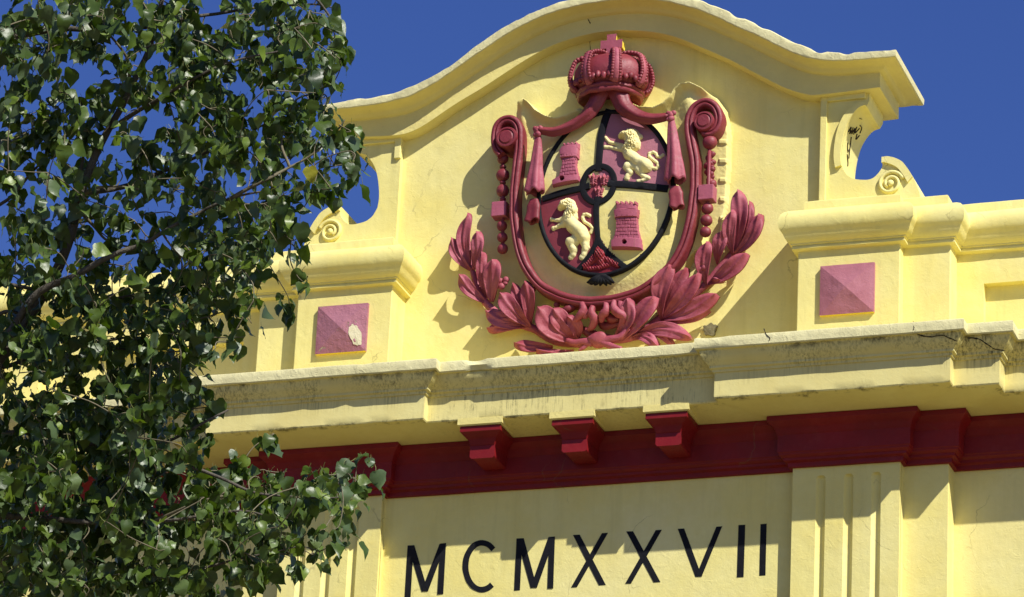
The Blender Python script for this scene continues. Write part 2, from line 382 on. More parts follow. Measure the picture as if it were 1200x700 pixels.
# parapet: wings
def boxp(name, x0, x1, y0, y1, z0, z1, mat=m_wall, bevel=.01, parent=B, lab=None, jit=0):
    a, b = sorted((x0, x1)); o_ = mk(name, *box(a, b, y0, y1, z0, z1), mat, parent, bevel=bevel)
    if lab: o_['label'] = lab
    return o_
for s in (1, -1):
    R_ = 'right' if s > 0 else 'left'
    bal = mk('balustrade_wall', [(0, 0, 0)] * 0 + box(*sorted((s * 3.9, s * XE)), .55, .95, -.05, 1.75)[0], box(0, 1, 0, 1, 0, 1)[1], m_wall, B)
    # raised frame leaving sunken panels
    fr = []
    xs_p = [(4.335, 6.9), (7.35, 9.9)]
    fr.append(box(*sorted((s * 3.95, s * 4.335)), .45, .56, .0, 1.3))
    fr.append(box(*sorted((s * 6.9, s * 7.35)), .45, .56, .0, 1.3))
    fr.append(box(*sorted((s * 9.9, s * XE)), .45, .56, .0, 1.3))
    for a, b in xs_p:
        fr.append(box(*sorted((s * a, s * b)), .45, .56, .90, 1.3)); fr.append(box(*sorted((s * a, s * b)), .45, .56, .0, .07))
    mk('panel_frame', *cat2(*fr), m_wall, B)
    ped = boxp('pedestal', s * 2.365, s * 3.51, 0, .97, -.03, 1.74)
    boxp('setback_pedestal', s * 3.45, s * 4.035, .15, .96, -.03, 1.74)
    path = [(2.365, .60), (2.365, 0), (3.51, 0), (3.51, .15), (4.035, .15), (4.035, .45), (XE, .45), (XE, 1.0)]
    tor = [(-.02, 1.735), (.03, 1.733), (.08, 1.72), (.13, 1.69), (.165, 1.65), (.183, 1.60), (.188, 1.55), (.182, 1.50), (.165, 1.462), (.150, 1.445), (.14, 1.425),
           (.128, 1.395), (.11, 1.365), (.085, 1.34), (.070, 1.333), (.068, 1.318), (.052, 1.312), (.05, 1.296), (.060, 1.292), (.058, 1.272), (.03, 1.262), (.0, 1.258), (-.02, 1.258)]
    pth = path if s > 0 else mirror(path)
    mk('parapet_moulding', *sweep_plan(pth, tor, .1), m_wall, B, angle=35, jit=.006, jf=2.5)
    plin = [(2.405, .60), (2.405, .045), (3.49, .045), (3.49, .19), (3.995, .19), (3.995, .49), (XE, .49), (XE, 1.0)]
    pth = plin if s > 0 else mirror(plin)
    mk('parapet_plinth', *sweep_plan(pth, [(-.35, 1.70), (0, 1.70), (0, 1.85), (-.004, 1.868), (-.018, 1.878), (-.35, 1.885)], .1), m_wall, B, angle=35, jit=.007, jf=3)
    boxp('plinth_top', s * 2.43, s * 3.99, .30, .96, 1.70, 1.87)
    # diamond block (flat pyramid with yellow edges)
    x0, x1, z0, z1 = 2.632, 3.236, .472, 1.05; cx_, cz_ = (x0 + x1) / 2, .755
    n = 14; V = []; F = []; mi = []
    for j in range(n + 1):
        for i in range(n + 1):
            a = x0 + (x1 - x0) * i / n; b = z0 + (z1 - z0) * j / n
            d = 1 - max(abs(i / n - .5), abs(j / n - .5)) * 2
            V.append((s * a, -.045 - .075 * d - .004 * noise.noise(Vector((a * 9 * s, 3, b * 9))), b))
    for j in range(n):
        for i in range(n):
            a = j * (n + 1) + i; q = (a, a + 1, a + n + 2, a + n + 1)
            if (i < n / 2) != (j < n / 2): F += [(q[0], q[1], q[3]), (q[1], q[2], q[3])]
            else: F += [(q[0], q[1], q[2]), (q[0], q[2], q[3])]
            mi += [0, 0]
    k = len(V); ring = [(s * x0, z0), (s * x1, z0), (s * x1, z1), (s * x0, z1)]
    V += [(x, -.045, z) for x, z in ring] + [(x, .01, z) for x, z in ring]
    for i, mm in ((0, 1), (1, 0), (2, 0), (3, 0)): F.append((k + i, k + (i + 1) % 4, k + 4 + (i + 1) % 4, k + 4 + i)); mi.append(mm)
    o_ = mk('diamond_block', V, F, [m_pink2 if s < 0 else m_field, m_yel], B, mi=mi)
    o_['label'] = 'pink pyramid block with peeling paint' if s < 0 else 'pink pyramid block with one hairline crack'
    if s < 0:
        pts = []
        for k in range(28):
            a = 2 * math.pi * k / 28; r = 1 + .35 * noise.noise(Vector((math.cos(a) * 2, math.sin(a) * 2, 4)))
            ux, uz = math.cos(a) * .07 * r, math.sin(a) * .13 * r
            pts.append((ux - .25 * uz, uz))
        c0 = (-2.75, .66)
        def fy(x, z):
            d = 1 - max(abs((-x - x0) / (x1 - x0) - .5), abs((z - z0) / (z1 - z0) - .5)) * 2; return -.045 - .075 * d
        V = [(c0[0], fy(*c0) - .006, c0[1])] + [(min(c0[0] + a, -2.64), fy(min(c0[0] + a, -2.64), c0[1] + b) - .005, c0[1] + b) for a, b in pts]
        F = [(0, 1 + i, 1 + (i + 1) % 28) for i in range(28)]
        mk('flaked_patch', V, F, m_edge, o_)

# pediment: band and coping following the curve
bandp = [(-3.19, 3.275), (-2.75, 3.24), (-2.5, 3.236), (-2.35, 3.262), (-2.173, 3.34), (-1.82, 3.56), (-1.464, 3.755), (-.941, 4.06), (-.587, 4.21), (-.189, 4.285), (.02, 4.292), (.169, 4.284), (.528, 4.223), (.851, 4.105), (1.388, 3.812), (1.692, 3.62), (2.095, 3.37), (2.35, 3.262), (2.5, 3.242), (3.181, 3.262)]
topp = [(-3.5, 3.60), (-3.0, 3.635), (-2.73, 3.655), (-2.42, 3.70), (-2.2, 3.765), (-1.907, 3.905), (-1.505, 4.18), (-1.103, 4.42), (-.697, 4.572), (-.391, 4.635), (.0, 4.665), (.391, 4.66), (.75, 4.60), (1.139, 4.46), (1.546, 4.244), (1.95, 4.01), (2.252, 3.815), (2.549, 3.685), (2.795, 3.63), (3.05, 3.61), (3.427, 3.60)]
def interp(pts, sm=True):
    q = cr(pts, 10); X = [p[0] for p in q]; Z = [p[1] for p in q]
    return lambda x: float(np.interp(x, X, Z))
Bf, Tf = interp(bandp), interp(topp)
XB = 3.18; YF, YK = .26, 1.12
rows = [(0, 0), (0.012, .012), (.10, .014), (.50, .012), (.53, .016), (.545, .03), (.56, .055), (.60, .075), (.63, .085), (.66, .105), (.69, .14), (.715, .19), (.725, .215), (.735, .235), (.76, .245), (.80, .247), (.90, .25), (.97, .25), (1.0, .235)]
NS = 220; V = []; F = []; mi = []
def station(t, o_, x):
    xr = max(-XB, min(XB, x)); b = Bf(xr); T = Tf(max(-3.45, min(3.43, x)))
    return b + (T - b) * t
m_ = 2 * (NS + 1)
for t, o_ in rows:
    L_ = XB + o_
    fr = [(-L_ + 2 * L_ * i / NS) for i in range(NS + 1)]
    for x in fr: V.append([x, YF - o_, station(t, o_, x)])
    for x in fr[::-1]: V.append([x, YK + o_, station(t, o_, x)])
for r in range(len(rows) - 1):
    for i in range(m_):
        a = r * m_ + i; b = r * m_ + (i + 1) % m_; F.append((a, b, b + m_, a + m_)); mi.append(1 if r >= 13 else 0)
for i in range(NS):
    F.append((i, m_ - 1 - i, m_ - 2 - i, i + 1)); mi.append(0)
    q = (len(rows) - 1) * m_; F.append((q + i, q + i + 1, q + m_ - 2 - i, q + m_ - 1 - i)); mi.append(1)
for r, (t, o_) in enumerate(rows):
    for i in range(m_):
        v = V[r * m_ + i]; q = Vector(v)
        v[1] += .006 * noise.noise(q * 1.7); v[2] += .005 * noise.noise(q * 2.3)
        if t > .73:
            k = noise.noise(q * 8 + Vector((2, 0, 0))); k2 = noise.noise(q * 22)
            v[2] += .007 * k + .004 * k2
            if t > .95:
                k = noise.noise(Vector((q.x * 4.5, 0, 1.7))); v[2] -= max(0, k - .05) * .07; v[1] += max(0, k2) * .02
mk('pediment_coping', V, F, [m_cope, m_lip], B, angle=32, mi=mi)
xs = np.linspace(-2.56, 2.56, 60)
poly = [(-2.56, -.04)] + [(x, Bf(x) + .06) for x in xs] + [(2.56, -.04)]
V = []; F = []; nzr = 24
for i, x in enumerate(xs):
    for j in range(nzr + 1):
        z = -.04 + (Bf(x) + .10) * j / nzr
        V.append((x, .427 + .010 * noise.noise(Vector((x * .8, 0, z * .8))) + .004 * noise.noise(Vector((x * 3, 7, z * 3))), z))
for i in range(len(xs) - 1):
    for j in range(nzr):
        a = i * (nzr + 1) + j; F.append((a, a + nzr + 1, a + nzr + 2, a + 1))
Vb, Fb = prism_xz(poly, .47, .97)
mk('pediment_wall', *cat2((V, F), (Vb, Fb)), m_wall, B, angle=40)
# volute piece each side
Z8 = lambda L_, Y=.33: [tuple(at(930 + a / 3.3333, 30 + b / 3.3333, Y)[[0, 2]]) for a, b in L_]
Cout = cr(Z8([(272, 300), (245, 308), (215, 330), (190, 365), (172, 410), (162, 460), (158, 515), (163, 556)]), 5)
Cin = cr(Z8([(283, 313), (258, 322), (235, 345), (212, 382), (197, 425), (188, 470), (184, 510), (187, 548)]), 5)
bite = cr(Z8([(187, 548), (205, 580), (222, 593), (240, 600), (280, 603), (305, 598), (325, 583), (342, 560), (347, 540), (346, 518)], .35), 4)
scr = cr(Z8([(346, 518), (370, 515), (400, 522), (425, 535), (440, 552), (458, 578), (474, 610), (490, 650)], .35), 4)
for s in (1, -1):
    strip_x = 2.50
    poly = [(strip_x, 1.80), (strip_x, 3.30), (3.05, 3.30), (3.05, 3.16)] + [tuple(p) for p in Cin] + [tuple(p) for p in bite[1:]] + [tuple(p) for p in scr[1:]] + [(3.66, 1.86), (3.66, 1.80)]
    poly = [(s * x, z) for x, z in poly]
    vb = mk('volute_bracket', *prism_xz(poly, .352, .98), m_wall, B, angle=40)
    for p in vb.data.polygons:
        pass
    ms = []
    # raised edge strips
    zlow = 1.86 if s > 0 else 2.98
    ms.append(box(*sorted((s * 2.497, s * 2.572)), .318, .36, zlow, 3.27))
    ms.append(box(*sorted((s * 2.572, s * 3.01)), .318, .36, 3.19, 3.27))
    mk('raised_edge', *cat2(*ms), m_wall, vb, bevel=.006)
    inn = [(s * p[0], p[1]) for p in Cin]; out_ = [(s * p[0], p[1]) for p in Cout]
    if s > 0:
        mk('raised_scroll_band', *band_xz(inn, out_, .31, .36), m_wall, vb, angle=40)
    # lower scroll: raised rim, spiral and button
    c = at(930 + 378 / 3.333, 30 + 615 / 3.333, .33); c = (s * c[0], c[2])
    outr = [(s * p[0], p[1]) for p in scr]; inr = [(s * (p[0] - .055 * min(1, k / 6)), p[1] - .065) for k, p in enumerate(scr)]
    mk('scroll_rim', *band_xz(inr[:-6], outr[:-6], .318, .36), m_wall, vb, angle=40)
    sp = []
    for k in range(60):
        a = k / 59 * 2 * math.pi * 1.6; r = .145 - .095 * k / 59
        sp.append((c[0] + s * r * math.cos(a + .3), .345, c[1] + r * math.sin(a + .3)))
    mk('spiral', *tube(sp, [.024, .022, .02, .02], [.032, .03], 8), m_wall, vb, smooth=True)
    mk('button', *ball((c[0], .335, c[1]), .038, sc=(1, .9, 1)), m_wall, vb, smooth=True)
# black scrawl painted in the hollow of the right scroll
def on_arc(t, y):
    """t along the C curve 0 top..1 bottom"""
    i = t * (len(Cin) - 1); a = int(i); f = i - a; p = np.array(Cin[a]) * (1 - f) + np.array(Cin[min(a + 1, len(Cin) - 1)]) * f
    q = np.array(Cin[min(a + 1, len(Cin) - 1)]) - np.array(Cin[a]); nrm = np.array([-q[1], q[0]]); nrm = nrm / (np.linalg.norm(nrm) + 1e-9)
    if nrm[0] < 0: nrm = -nrm
    return np.array([p[0] + nrm[0] * .006, y, p[1] + nrm[1] * .006])
strokes = [[(.50, .42), (.42, .45), (.50, .48), (.44, .50)], [(.40, .50), (.47, .54), (.38, .56), (.45, .60)], [(.35, .58), (.42, .62), (.33, .66)], [(.50, .56), (.58, .60), (.66, .62), (.74, .64)],
           [(.60, .50), (.68, .56), (.62, .62)], [(.30, .62), (.30, .70), (.36, .74)], [(.40, .68), (.46, .72), (.38, .76)], [(.25, .50), (.22, .56)], [(.72, .56), (.80, .62), (.86, .62)]]
ms = [tube([on_arc(t, y) for t, y in cr(s_, 5)], .008, .003, 5) for s_ in strokes]
o_ = mk('painted_scrawl', *ms[0], m_crack, B)
for m2 in ms[1:]: mk('scrawl_stroke', *m2, m_crack, o_)
# cracks and broken render, traced where they run
def on_corn(u, v, Yp):
    best = None
    for (o0, z0), (o1, z1) in zip(corn[1:26], corn[2:27]):
        for k in range(6):
            o_ = o0 + (o1 - o0) * k / 6; z = z0 + (z1 - z0) * k / 6; p = at(u, v, Yp - o_ - .002)
            e = abs(p[2] - z)
            if best is None or e < best[0]: best = (e, p)
    return best[1]
def crack(pts, Y, w=.006, name='crack', Yp=None):
    P = cr([tuple(at(u, v, Y)) if Yp is None else tuple(on_corn(u, v, Yp)) for u, v in pts], 6); out_ = []
    for i, p in enumerate(P):
        out_.append(p + np.array([.008 * noise.noise(Vector((i * .9, 3, pts[0][0]))), 0, .008 * noise.noise(Vector((i * .9, 8, pts[0][0])))]))
    ww = [w * (.6 + .8 * abs(noise.noise(Vector((i * .7, pts[0][0], 0)))) * 2) for i in range(len(out_))]
    ww[0] = ww[-1] = .001
    return tube(out_, ww, .003, 5)
mk('crack', *cat2(crack([(684, 6), (688, 20), (692, 28)], .245), crack([(692, 50), (690, 42), (692, 58), (691, 66)], .425, .004)), m_crack, B)
mk('crack', *crack([(1072, 388), (1076, 392), (1090, 395), (1104, 393), (1112, 396), (1122, 400)], 0, .007, Yp=.04), m_crack, B)
mk('crack', *crack([(1133, 396), (1146, 397), (1156, 403), (1166, 409), (1178, 411)], 0, .007, Yp=.20), m_crack, B)
mk('crack', *crack([(895, 385), (898, 392), (902, 396), (901, 400)], 0, .006, Yp=.04), m_crack, B)
mk('crack', *crack([(1070, 376), (1071, 384), (1069, 390)], 0, .005, Yp=.04), m_crack, B)
mk('crack', *crack([(460, 277), (466, 286), (472, 295)], .42, .004), m_crack, B)
def blotch(u, v, ru, rv, Y, mat=m_dirt, name='broken_render', seed=0, th=.012):
    P = []; n = 26; c = at(u, v, Y)
    for k in range(n):
        a = 2 * math.pi * k / n; r = 1 + .55 * noise.noise(Vector((math.cos(a) * 1.7, math.sin(a) * 1.7, seed * 3.1)))
        P.append((c[0] + ru / 97 * r * math.cos(a), c[2] + rv / 92 * r * math.sin(a)))
    V = [(c[0], Y - th, c[2])] + [(x, Y - th * .7, z) for x, z in P] + [(x * 1.0, Y + .02, z) for x, z in P]
    F = [(0, 1 + (i + 1) % n, 1 + i) for i in range(n)] + [(1 + i, 1 + (i + 1) % n, 1 + n + (i + 1) % n, 1 + n + i) for i in range(n)]
    return mk(name, V, F, mat, B)
blotch(832, 386, 8, 6, .40, seed=1)
for u, v, a, b, sd_ in ((720, 428, 20, 3, 2), (745, 424, 12, 4, 3), (788, 427, 12, 2.5, 4)):
    pass
# roof slab behind
mk('roof', *box(-XE + .1, XE - .1, .7, 8, -.4, -.2), m_roof, B)

# ------------------------------------------------------------------ inscription
I = thing('inscription', 'black roman numerals MCMXXVII on the yellow frieze', 'lettering', (0, .16, -2.5))
def stroke(a, b, w, k):
    """slanted bar with level ends"""
    A = at(*a, .16); Bp = at(*b, .16); h = w / 97 / 2 * .98
    return prism_xz([(A[0] - h, A[2]), (A[0] + h, A[2]), (Bp[0] + h, Bp[2]), (Bp[0] - h, Bp[2])], .16 - .004 - .0012 * k, .17)
q1 = lambda a, b: (460 + a / 5, 580 + b / 5)
letters = [
 ('M', [(q1(106, 297), q1(88, 608), 7), (q1(110, 297), q1(189, 566), 7.4), (q1(295, 287), q1(189, 566), 7.4), (q1(298, 285), q1(281, 583), 6.4)]),
 ('C', None),
 ('M', [(q1(744, 256), q1(730, 560), 6.6), (q1(750, 256), q1(828, 545), 7.4), (q1(934, 247), q1(828, 545), 7.4), (q1(936, 247), q1(925, 550), 6.4)]),
 ('X', [((675.6, 627), (706, 686), 7.6), ((709, 625), (672.8, 688.4), 6.6)]),
 ('X', [((738, 623), (770, 682.6), 7.6), ((772, 621.4), (736.2, 684.2), 6.6)]),
 ('V', [((798, 619.8), (818.8, 676), 7.2), ((843, 617.4), (819, 676), 6.4)]),
 ('I', [((869.4, 615.4), (867.6, 676.6), 7.4)]), ('I', [((894.8, 614.2), (893.4, 674.6), 6.8)])]
for nm, st in letters:
    if st: V, F = cat2(*[stroke(a, b, w, k) for k, (a, b, w) in enumerate(st)])
    else:
        inn = []; out_ = []
        for k in range(33):
            a = math.radians(46 + 262 * k / 32)
            wv = 15 + 8 * abs(math.sin((a - math.radians(0)) / 2)) * 1.0
            def pt(rx, ry): p = at(*q1(524 + rx * math.cos(a), 419 - ry * math.sin(a)), .16); return (p[0], p[2])
            inn.append(pt(113 - 34, 153 - 28 - 4)); out_.append(pt(113, 153))
        V, F = band_xz(inn, out_, .155, .17)
    o_ = mk('letter', V, F, m_black, I, jit=.0025, jf=14)
    o_['label'] = 'black numeral ' + nm

# ------------------------------------------------------------------ coat of arms
A = thing('coat_of_arms', 'painted plaster coat of arms with crown, lions and castles between laurel sprays', 'coat of arms', (.05, .427, .3))
YC = .12
def pc(pts, Y=YC): return [at(u, v, Y) for u, v in pts]
def zm(x0, y0, s): return lambda *pts: [(x0 + p[0] / s,) + (y0 + p[1] / s,) + tuple(q / s for q in p[2:]) for p in pts]
def seg_h(U, Vv, chains, k=1.0, p=4.0):
    H = np.zeros_like(U)
    for ch in chains:
        if len(ch) == 1: ch = [ch[0], (ch[0][0] + .01,) + tuple(ch[0][1:])]
        for (ax, ay, ar), (bx_, by, br) in zip(ch[:-1], ch[1:]):
            dx, dy = bx_ - ax, by - ay; t = np.clip(((U - ax) * dx + (Vv - ay) * dy) / (dx * dx + dy * dy + 1e-9), 0, 1)
            d2 = (U - ax - t * dx) ** 2 + (Vv - ay - t * dy) ** 2; r = ar + (br - ar) * t
            H += np.sqrt(np.maximum(r * r - d2, 0)) ** p
    return H ** (1 / p) * k
def sdf(U, Vv, poly):
    P = np.array(poly); d = np.full(U.shape, 1e9); ins = np.zeros(U.shape, bool); n = len(P)
    for i in range(n):
        a, b = P[i], P[(i + 1) % n]; e = b - a
        t = np.clip(((U - a[0]) * e[0] + (Vv - a[1]) * e[1]) / (e @ e + 1e-9), 0, 1)
        d = np.minimum(d, np.hypot(U - a[0] - t * e[0], Vv - a[1] - t * e[1]))
        c = ((a[1] > Vv) != (b[1] > Vv)) & (U < (b[0] - a[0]) * (Vv - a[1]) / (b[1] - a[1] + 1e-12) + a[0])
        ins ^= c
    return np.where(ins, d, -d)
def relief(name, bbox, hf, Yb, mat, parent, step=.8, Yref=None, unit=.0104, keep=None, smooth=True, rough=0, label=None, ondome=False):
    u0, v0, u1, v1 = bbox; nu = int((u1 - u0) / step) + 1; nv = int((v1 - v0) / step) + 1
    U, Vv = np.meshgrid(np.linspace(u0, u1, nu), np.linspace(v0, v1, nv)); H = hf(U, Vv)
    if rough:
        H = H + (H > 0) * rough * np.array([[noise.noise(Vector((u * .35, v * .35, 1))) for u, v in zip(a, b)] for a, b in zip(U, Vv)])
    K = (H > 0) if keep is None else keep(U, Vv)
    Yref = Yb if Yref is None else Yref
    D = CF * FPX + (U[..., None] - 600) * CR - (Vv[..., None] - 350) * CU
    P = CC + D * ((Yref - CC[1]) / D[..., 1])[..., None]
    if ondome:
        q_ = ((P[..., 0] - EX) / EA) ** 2 + ((P[..., 2] - EZ) / EB) ** 2
        P[..., 1] = .138 - .05 * np.clip(1 - q_, 0, 1) - H * unit
    else: P[..., 1] = Yb - H * unit
    cell = K[:-1, :-1] | K[1:, :-1] | K[:-1, 1:] | K[1:, 1:]
    j, i = np.nonzero(cell); a = j * nu + i
    F = np.stack([a, a + nu, a + nu + 1, a + 1], -1)
    used, inv = np.unique(F, return_inverse=True)
    o = mk(name, P.reshape(-1, 3)[used], inv.reshape(-1, 4), mat, parent, smooth=smooth)
    if label: o['label'] = label
    return o

# yellow body of the cartouche
lipL = [(600, 128), (607, 119), (614, 114), (620, 118), (628, 127), (638, 133), (650, 137), (662, 136), (676, 130)]
lipR = [(738, 119), (750, 124), (764, 124), (775, 119), (783, 112), (789, 103), (797, 97), (810, 96), (822, 101)]
outl = lipL + [(690, 118), (700, 100), (725, 98)] + lipR + [(836, 108), (846, 122), (850, 150), (849, 190), (846, 230), (838, 270), (826, 292), (812, 290), (806, 296), (792, 318), (776, 332), (754, 345), (727, 353), (695, 356),
        (660, 350), (634, 340), (614, 322), (604, 300), (600, 271), (596, 236), (600, 192), (600, 150)]
def dline(U, Vv, L_):
    d = np.full(U.shape, 1e9)
    for a, b in zip(L_[:-1], L_[1:]):
        ex, ey = b[0] - a[0], b[1] - a[1]; t = np.clip(((U - a[0]) * ex + (Vv - a[1]) * ey) / (ex * ex + ey * ey), 0, 1)
        d = np.minimum(d, np.hypot(U - a[0] - t * ex, Vv - a[1] - t * ey))
    return d
def hbody(U, Vv):
    s_ = sdf(U, Vv, outl)
    dl = np.minimum(dline(U, Vv, lipL[1:]), dline(U, Vv, lipR))
    e = np.sqrt(((U - 709) / 76) ** 2 + ((Vv - 227) / 97) ** 2)
    h = 15 + 9 * np.exp(-((e - 1.0) / .16) ** 2) * 1.0 + 8 * np.clip(1 - e, 0, 1) + 16 * np.exp(-(dl / 6.5) ** 2)
    h += 10 * np.exp(-(((U - 806) / 13) ** 2 + ((Vv - 118) / 22) ** 2)) + 8 * np.exp(-(((U - 611) / 8) ** 2 + ((Vv - 134) / 18) ** 2))
    right = np.clip((U - 818) / 6, 0, 1) * np.clip((Vv - 140) / 10, 0, 1)
    h = h * (1 - right) + right * (14 - np.clip((Vv - 150) / 150, 0, 1) * 9 + 2.0 * (np.abs(((Vv - 150) % 22) - 11) < 2.5) * (U > 838))
    h = h * np.clip(s_ / 2.0 + .1, 0, 1) ** .5
    return np.where(s_ > -1.5, np.maximum(h, .01), 0)
relief('cartouche', (590, 86, 856, 362), hbody, .43, m_body, A, step=1.0, Yref=.17, rough=.25)

# plum rim running down from the left scroll, round the foot and up to the right scroll
def ribbon(P, w, prof, name, mat, parent, out=(0, -1, 0), **kw):
    """prof: (lateral -1..1, height) across the strip"""
    P = [np.array(p, float) for p in P]; V = []; F = []; m = len(prof); N = len(P)
    w = np.interp(np.linspace(0, 1, N), np.linspace(0, 1, len(w)), w)
    for i in range(N):
        t = P[min(i + 1, N - 1)] - P[max(0, i - 1)]; t /= np.linalg.norm(t); s_ = np.cross(t, out); s_ /= np.linalg.norm(s_)
        for a, h in prof: V.append(P[i] + s_ * a * w[i] + np.array(out) * h)
    for i in range(N - 1):
        for j in range(m - 1):
            a = i * m + j; F.append((a, a + 1, a + m + 1, a + m))
    F.append(list(range(m))); F.append(list(range((N - 1) * m, N * m))[::-1])
    return mk(name, V, F, mat, parent, **kw)
gro = [(-1, -.20), (-1, -.02), (-.85, .0), (-.6, .014), (-.3, .018), (-.1, .014), (.05, .004), (.12, -.014), (.2, .002), (.4, .014), (.65, .012), (.9, .0), (1, -.02), (1, -.20)]
rimL = [(585, 179), (579.5, 171), (578, 160), (580, 147), (587, 139), (596, 137.5), (603, 142), (606.5, 152), (606, 172), (603.8, 192), (601.3, 214), (600.3, 236), (600.8, 254), (603.5, 276), (608, 295), (615.5, 313), (630, 331.5), (650, 343), (672, 349.5), (694, 351)]
rimR = [(720, 348), (740, 342), (756, 334), (777, 317), (791, 300), (800.5, 280), (806.5, 258), (810, 236), (812.2, 213), (812, 187), (808.5, 167), (805.5, 150), (806.5, 135), (813, 123), (825, 117.5), (836, 123), (840.5, 136), (837.5, 148), (830, 154), (822, 153)]
ribbon(cr(pc(rimL + rimR, .10), 6), [.048, .05, .052, .055, .055, .055, .06, .058, .058, .058, .06, .055, .05, .048], gro, 'rim', m_rimw, A, angle=50, jit=.004, jf=6)
def drum(u, v, r, y0, y1, mat, name='scroll_end'):
    c = at(u, v, y0); prof = [(0.0, y0 - .02), (r * .55, y0 - .018), (r * .62, y0 - .004), (r * .72, y0 + .0), (r * .78, y0 - .012), (r * .93, y0 - .008), (r, y0 + .012), (r, y1)]
    n = 28; V = []; F = []
    for i in range(n):
        a = 2 * math.pi * i / n
        for q, y in prof: V.append((c[0] + q * math.cos(a), y, c[2] + q * math.sin(a)))
    m = len(prof)
    for i in range(n):
        for j in range(m - 1):
            a = i * m + j; b = ((i + 1) % n) * m + j; F.append((a, b, b + 1, a + 1))
    return mk(name, V, F, mat, A, angle=50)
drum(591.5, 158.5, .128, .05, .43, m_maroon); drum(823, 139.5, .118, .05, .43, m_maroon)

# oval shield: coloured quarters
EX, EZ, EA, EB = .064, 2.243, .79, .995
def dome(x, z):
    q = ((x - EX) / EA) ** 2 + ((z - EZ) / EB) ** 2; return .135 - .05 * max(0, 1 - q)
cx0, cz0 = tuple(at(700.4, 215, .1)[[0, 2]])
barT = cr([tuple(p[[0, 2]]) for p in pc([(712, 126), (708, 136), (703.5, 155), (701.5, 175), (700.5, 200)], .1)], 6)
barB = cr([tuple(p[[0, 2]]) for p in pc([(700, 230), (698, 245), (698.3, 262), (699.5, 281)], .1)], 6)
barR = cr([tuple(p[[0, 2]]) for p in pc([(712, 214), (722, 215), (740, 216), (760, 217.5), (781, 219)], .1)], 6)
barL = cr([tuple(p[[0, 2]]) for p in pc([(690, 217), (679.7, 220), (660, 224), (634, 231)], .1)], 6)
brL = cr([tuple(p[[0, 2]]) for p in pc([(699.5, 279), (696, 288), (690, 297), (683, 306), (675, 315)], .1)], 6)
brR = cr([tuple(p[[0, 2]]) for p in pc([(699.5, 279), (704, 287), (711, 295.5), (720, 303), (731, 311)], .1)], 6)
def quad_field(name, polyuv, mat, label=None):
    pts = [tuple(at(u, v, .12)[[0, 2]]) for u, v in polyuv]
    xs = np.linspace(min(p[0] for p in pts), max(p[0] for p in pts), 30); zs = np.linspace(min(p[1] for p in pts), max(p[1] for p in pts), 34)
    X, Zg = np.meshgrid(xs, zs); s_ = sdf(X, Zg, pts); ins = (((X - EX) / (EA + .01)) ** 2 + ((Zg - EZ) / (EB + .01)) ** 2) < 1
    K = (s_ > -.03) & ins; V = [(x, dome(x, z), z) for x, z in zip(X.ravel(), Zg.ravel())]; nx = len(xs)
    F = []
    for j in range(len(zs) - 1):
        for i in range(nx - 1):
            if K[j, i] and K[j + 1, i] and K[j, i + 1] and K[j + 1, i + 1]:
                a = j * nx + i; F.append((a, a + 1, a + nx + 1, a + nx))
    o = mk(name, V, F, mat, A, smooth=True); 
    if label: o['label'] = label
    return o
quad_field('shield_quarter', [(620, 110), (712, 110), (702, 160), (700, 218), (630, 233)], m_body, 'yellow quarter with a castle')
quad_field('shield_quarter', [(710, 110), (800, 120), (800, 218), (700, 215), (702, 160)], m_field, 'pink quarter with a lion')
quad_field('shield_quarter', [(620, 234), (700, 217), (698.5, 280), (690, 297), (670, 330), (620, 320)], m_fieldd, 'plum quarter with a lion')
quad_field('shield_quarter', [(700, 215), (800, 220), (790, 330), (740, 320), (711, 296), (698.5, 280)], m_body, 'yellow quarter with a castle below')
quad_field('shield_point', [(699, 276), (712, 294), (735, 315), (735, 335), (665, 335), (690, 296)], m_deep, 'deep red point at the foot of the shield')
bp = [(-1, -.03), (-1, .0), (-.8, .014), (0, .018), (.8, .014), (1, 0), (1, -.03)]
def bar(pts, w, name='bar'):
    return ribbon([np.array((x, dome(x, z) - .012, z)) for x, z in pts], w, bp, name, m_black, A, angle=50, jit=.003, jf=9)
for b, w in ((barT, [.047, .042, .040]), (barB, [.036, .034, .03]), (barR, [.042, .044]), (barL, [.042, .040]), (brL, [.034, .034]), (brR, [.034, .034])): bar(b, w)
ringp = [(EX + EA * 1.0 * math.cos(2 * math.pi * k / 96), EZ + EB * math.sin(2 * math.pi * k / 96)) for k in range(97)]
ribbon([np.array((x, .125, z)) for x, z in ringp], [.026, .026], [(-1, -.05), (-1, .0), (-.7, .018), (0, .024), (.7, .018), (1, 0), (1, -.05)], 'oval_ring', m_black, A, angle=50, jit=.003, jf=7)
ring2 = [(cx0 + .185 * math.cos(2 * math.pi * k / 48), cz0 + .222 * math.sin(2 * math.pi * k / 48)) for k in range(49)]
ribbon([np.array((x, .078, z)) for x, z in ring2], [.036, .036], bp, 'centre_ring', m_black, A, angle=50, jit=.003, jf=9)
V = [(cx0, .082, cz0)] + [(cx0 + .16 * math.cos(2 * math.pi * k / 40), .092, cz0 + .20 * math.sin(2 * math.pi * k / 40)) for k in range(40)]
ce = mk('centre_field', V, [(0, 1 + k, 1 + (k + 1) % 40) for k in range(40)], m_maroon, A)
